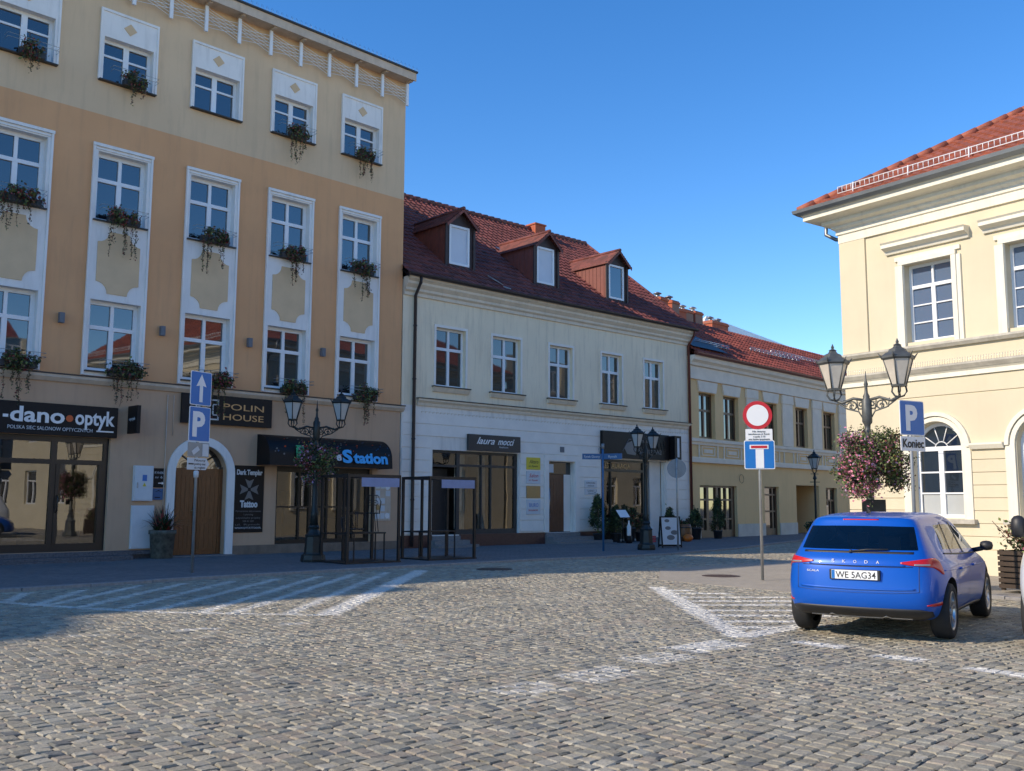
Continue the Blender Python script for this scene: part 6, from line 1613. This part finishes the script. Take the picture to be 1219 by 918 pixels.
        # window surround and spoiler lamp
        strip('bumper_lip', paint_m, body, proj_rear, [(-.62, .600, .618), (-.45, .590, .612), (0, .584, .608), (.45, .590, .612), (.62, .600, .618)], 40, 3, .012, .02)
        strip('tailgate_lip', paint_m, body, proj_rear, [(-.52, .862, .878), (0, .858, .876), (.52, .862, .878)], 30, 3, .012, .02)
        for sy in (-1, 1): strip('side_crease', paint_m, body, proj_side(sy), [(-.25, .80, .812), (.6, .79, .806), (2.3, .765, .782), (2.9, .76, .77)], 50, 3, .005, .01)
        strip('spoiler_lamp', M['lamp_red'], root, proj_rear, [(-.2, 1.385, 1.397), (.2, 1.385, 1.397)], 12, 1, .004)
        strip('window_trim', M['plastic'], root, proj_rear, [(-.60, 1.0, 1.025), (.60, 1.0, 1.025)], 24, 2, .0025, .004)
        # plate
        h = proj_rear(0, .755); px_ = h[0].x
        p = MB(); p.box(px_-.028, px_+.04, -.275, .275, .697, .813); p.build('plate_recess', M['plastic'], root, bevel=.006)
        p = MB(); p.box(px_-.036, px_-.0285, -.25, .25, .703, .808); pl_ = p.build('number_plate', M['white'], root, bevel=.003)
        p = MB(); p.box(px_-.0375, px_-.0362, .212, .247, .706, .805); p.build('plate_band', M['blue'], pl_)
        rt = Matrix.Rotation(R(-90), 4, 'Z') @ Matrix.Rotation(math.pi/2, 4, 'X')
        text('WE 5AG34', .105, M['sunblack'], pl_, Matrix.Translation((px_-.0365, .202, .718)) @ rt, extrude=.001, width=.435, offset=.001)
        for i, ch in enumerate('\u0160KODA'):
            yy = .245-.122*i; hh = proj_rear(yy, .905)
            text(ch, .05, M['white'], body, Matrix.Translation((hh[0].x-.006, yy+.018, .888)) @ rt, extrude=.003, width=.034)
        hh = proj_rear(.50, .80); text('SCALA', .034, M['white'], body, Matrix.Translation((hh[0].x-.006, .545, .775)) @ Matrix.Rotation(R(-95), 4, 'Z') @ Matrix.Rotation(math.pi/2, 4, 'X'), extrude=.002, width=.14)
        # wiper
        hh = proj_rear(0.05, 1.04)
        w = MB(); w.tube([(hh[0].x-.03, .06, 1.02), (hh[0].x-.02, -.12, 1.045), (hh[0].x-.0, -.34, 1.05)], .011, 5); w.lathe([(.02, 1.0), (.025, 1.03), (.01, 1.04)], 8, (hh[0].x-.02, .06)); w.build('wiper', M['plastic'], root)
        # antenna
        a = MB(); a.add([(-.10, -.012, 1.462), (.05, -.012, 1.475), (.05, .012, 1.475), (-.10, .012, 1.462), (-.13, 0, 1.545)], [(0, 1, 2, 3), (0, 4, 1), (1, 4, 2), (2, 4, 3), (3, 4, 0)]); a.build('antenna', M['plastic'], root)
        for sy in (-1, 1):
            ps = proj_side(sy)
            for u0, u1 in ((.40, .44), (1.30, 1.30), (2.28, 2.18)):
                pts = []; n = 14; mb = MB(); vs = []
                for j in range(n+1):
                    z = .27+(.90-.27)*j/n; uu = u0+(u1-u0)*j/n if u0 != .40 else .40+.12*max(0, min(1, (z-.35)/.5)) 
                    hL, hR = ps(uu-.003, z), ps(uu+.003, z)
                    if hL is None or hR is None: continue
                    vs += [tuple(hL[0]+hL[1]*.0015), tuple(hR[0]+hR[1]*.0015)]
                k = len(vs)//2; mb.add(vs, [(2*j, 2*j+1, 2*j+3, 2*j+2) for j in range(k-1)]); mb.build('door_seam', M['plastic'], body)
            for u in (.52, 1.42): strip('door_handle', paint_m, root, ps, [(u, .785, .80), (u+.02, .78, .81), (u+.18, .78, .81), (u+.2, .785, .80)], 8, 2, .03, .03)
            strip('sill_trim', M['plastic'], root, ps, [(.42, .235, .285), (2.25, .235, .285)], 20, 2, .006)
            strip('window_trim', M['plastic'], root, ps, [(.02, .985, 1.0), (.7, .955, .972), (1.3, .94, .956), (2.0, .925, .94), (2.45, .92, .932)], 30, 1, .004)
            for u0, u1 in ((1.25, 1.25), (.46, .66), (.53, .53)):
                q = MB(); vs = []
                for j in range(9):
                    z = .965+(1.355-.965)*j/8; w_ = .04 if u0 == 1.25 else .018; uu = u0+(u1-u0)*j/8
                    if u0 == .53: continue
                    hL, hR = ps(uu-w_, z), ps(uu+w_, z)
                    if hL and hR: vs += [tuple(hL[0]+hL[1]*.004), tuple(hR[0]+hR[1]*.004)]
                k = len(vs)//2
                if k > 1: q.add(vs, [(2*j, 2*j+1, 2*j+3, 2*j+2) for j in range(k-1)]); q.build('window_pillar', M['plastic'], root)
            strip('headlamp', M['lamp_clear'], root, proj_front, sorted([(sy*.40, .66, .70), (sy*.66, .63, .73)]), 12, 3, .006)
    else:
        for sy in (-1, 1): strip('headlamp', M['lamp_clear'], root, proj_front, sorted([(sy*.42*ymul, zm(.62), zm(.68)), (sy*.72*ymul, zm(.60), zm(.78))]), 14, 5, .008)
        strip('grille', M['plastic'], root, proj_front, [(-.40, zm(.56), zm(.66)), (.40, zm(.56), zm(.66))], 16, 3, .006)
        strip('front_bumper', M['grit'], root, proj_front, [(-.76*ymul, zm(.24), zm(.46)), (0, zm(.23), zm(.47)), (.76*ymul, zm(.24), zm(.46))], 36, 5, .03)
    for x, y_, zz in ((.95, .38, .0), (.95, -.38, .0), (.95, 0, -.05), (1.75, .38, .04), (1.75, -.38, .04)):
        st = MB(); st.box(x-.05, x+.10, y_-.23, y_+.23, .45, .98+zz); st.box(x+.1, x+.55, y_-.24, y_+.24, .40, .58)
        st.box(x-.02, x+.06, y_-.13, y_+.13, 1.02+zz, 1.20+zz); st.tube([(x+.02, y_-.06, .98+zz), (x+.02, y_-.06, 1.03+zz)], .008, 4); st.tube([(x+.02, y_+.06, .98+zz), (x+.02, y_+.06, 1.03+zz)], .008, 4)
        st.build('seat', M['seat'], root, bevel=.03)
    st = MB(); st.box(2.25, 2.6, -.70, .70, .60, .90); st.build('dashboard', M['seat'], root, bevel=.03)
    st = MB(); st.box(-.35, .9, -.66, .66, .78, .80); st.build('parcel_shelf', M['seat'], root)
    st = MB(); st.tube([(2.05, .38+.17*math.cos(R(a)), .92+.17*math.sin(R(a))) for a in range(0, 361, 30)], .014, 5); st.build('steering_wheel', M['seat'], root)
    for sy in (-1, 1):     # mirrors
        zc = zm(1.0) if not van else zm(1.0)
        mr = MB(); w = .20 if not van else .20; hgt = .14 if not van else .27
        vs = []; fs = []
        for j in range(7):
            t = math.pi*j/6
            for i in range(10):
                a = 2*math.pi*i/10; vs.append((2.12+.075*math.sin(t)*math.cos(a)*1.0+.02, sy*(.875*ymul+.065*(-math.cos(t)+1)*(w/.16)), zc+.02+hgt/2*abs(math.sin(t))**.6*math.sin(a)))
        for j in range(6):
            for i in range(10): fs.append((j*10+i, j*10+(i+1) % 10, (j+1)*10+(i+1) % 10, (j+1)*10+i))
        mr.add(vs, fs, True); mr.tube([(2.2, sy*.78*ymul, zc-.05), (2.14, sy*.90*ymul, zc-.02)], .035, 6)
        mr.build('mirror', M['plastic'], root)
    for x in (0, 2.65):
        for sy in (-1, 1):
            wl = empty('wheel', (x, sy*.775*max(1, ymul*.98), .325), 0, parent=root); wl.rotation_euler = (0, 0, 0 if sy < 0 else math.pi)
            def lathe_y(prof, nseg=36):
                mb = MB(); vs = []; fs = []
                for r, y in prof:
                    for k in range(nseg): a = 2*math.pi*k/nseg; vs.append((r*math.cos(a), y, r*math.sin(a)))
                for j in range(len(prof)-1):
                    for k in range(nseg): fs.append((j*nseg+k, (j+1)*nseg+k, (j+1)*nseg+(k+1) % nseg, j*nseg+(k+1) % nseg))
                mb.add(vs, fs, True); return mb
            t = lathe_y([(.215, -.085), (.235, -.10), (.29, -.105), (.315, -.09), (.325, -.06), (.325, .06), (.315, .09), (.29, .105), (.22, .10)])
            t.build('tyre', M['rubber'], wl)
            rm = lathe_y([(.222, -.075), (.228, -.095), (.215, -.098), (.205, -.08), (.20, -.0), (.20, .06)]); 
            for s_ in range(5):
                a = 2*math.pi*s_/5 + .3
                for da in (-.16, .16):
                    p0 = (.05*math.cos(a), .05*math.sin(a)); p1 = (.205*math.cos(a+da), .205*math.sin(a+da)); d_ = Vector((p1[0]-p0[0], p1[1]-p0[1])).normalized(); n_ = Vector((-d_.y, d_.x))*.014
                    q = [(p0[0]+n_.x, p0[1]+n_.y), (p0[0]-n_.x, p0[1]-n_.y), (p1[0]-n_.x*1.1, p1[1]-n_.y*1.1), (p1[0]+n_.x*1.1, p1[1]+n_.y*1.1)]
                    rm.add([(x_, -.085 if k > 1 else -.07, z_) for k, (x_, z_) in enumerate(q)]+[(x_, -.055, z_) for x_, z_ in q], [(0, 1, 2, 3), (0, 4, 5, 1), (1, 5, 6, 2), (2, 6, 7, 3), (3, 7, 4, 0)])
            rm.prism_y([(.055*math.cos(R(a)), .055*math.sin(R(a))) for a in range(0, 360, 30)], -.085, -.05)
            rm.build('rim', M['rim'], wl)
            dk = MB(); dk.prism_y([(.20*math.cos(R(a)), .20*math.sin(R(a))) for a in range(0, 360, 15)], -.02, .06); dk.build('brake_disc', M['plastic'], wl)
    full.free()
    return root
car = build_vehicle('parked_car', 'bright blue estate-shaped hatchback parked on the setts, seen from behind', 'car', M['blue_paint'])
car.location = (4.27, 11.72, .008); car.rotation_euler = (0, 0, R(56.5)); car.scale = (1.0, 1.0, .955)
van = build_vehicle('parked_van', 'white van with big black mirror cut off at the right edge, beside the blue car', 'van', M['white_paint'], zmap=lambda z: .23+(z-.23)*1.30, ymul=1.04, van=True)
van.location = (7.96, 12.60, .012); van.rotation_euler = (0, 0, R(-126))

# ================================================================== CAMERA, LIGHT
cam = bpy.data.cameras.new('camera'); co_ = bpy.data.objects.new('camera', cam); COL.objects.link(co_); S.camera = co_
cam.sensor_fit = 'HORIZONTAL'; cam.sensor_width = 36; cam.lens = 1160.0*36/1219; cam.clip_end = 2000
co_.matrix_world = Matrix.Translation((0, 0, 1.5)) @ Matrix.Rotation(R(90+6.926), 4, 'X') @ Matrix.Rotation(R(CAMROLL := .229), 4, 'Z')
EL = 31.0; SV = Vector((-.930*math.cos(R(EL)), -.366*math.cos(R(EL)), math.sin(R(EL))))
sun = bpy.data.lights.new('sun', 'SUN'); so = bpy.data.objects.new('sun', sun); COL.objects.link(so)
sun.energy = 3.05; sun.angle = R(.53); sun.color = (1.0, .86, .68)
so.rotation_euler = SV.to_track_quat('Z', 'Y').to_euler(); so.location = (-40, -20, 40)
w = bpy.data.worlds.new('World'); S.world = w; w.use_nodes = True; nt = w.node_tree
sky = nt.nodes.new('ShaderNodeTexSky'); sky.sky_type = 'NISHITA'; sky.sun_disc = False
sky.sun_elevation = R(EL); sky.sun_rotation = math.atan2(-.930, -.366); sky.altitude = 1500; sky.air_density = 1.0; sky.dust_density = 0; sky.ozone_density = 1.2
bg = nt.nodes['Background']; hs_ = nt.nodes.new('ShaderNodeHueSaturation'); hs_.inputs['Saturation'].default_value = 1.36; hs_.inputs['Hue'].default_value = .506; nt.links.new(sky.outputs[0], hs_.inputs['Color']); nt.links.new(hs_.outputs[0], bg.inputs[0]); bg.inputs[1].default_value = .15
S.view_settings.view_transform = 'Standard'; S.view_settings.look = 'None'; S.view_settings.exposure = 0.73; S.view_settings.gamma = 1; S.view_settings.use_curve_mapping = False
S.cycles.use_denoising = True; S.cycles.max_bounces = 8; S.cycles.transparent_max_bounces = 12
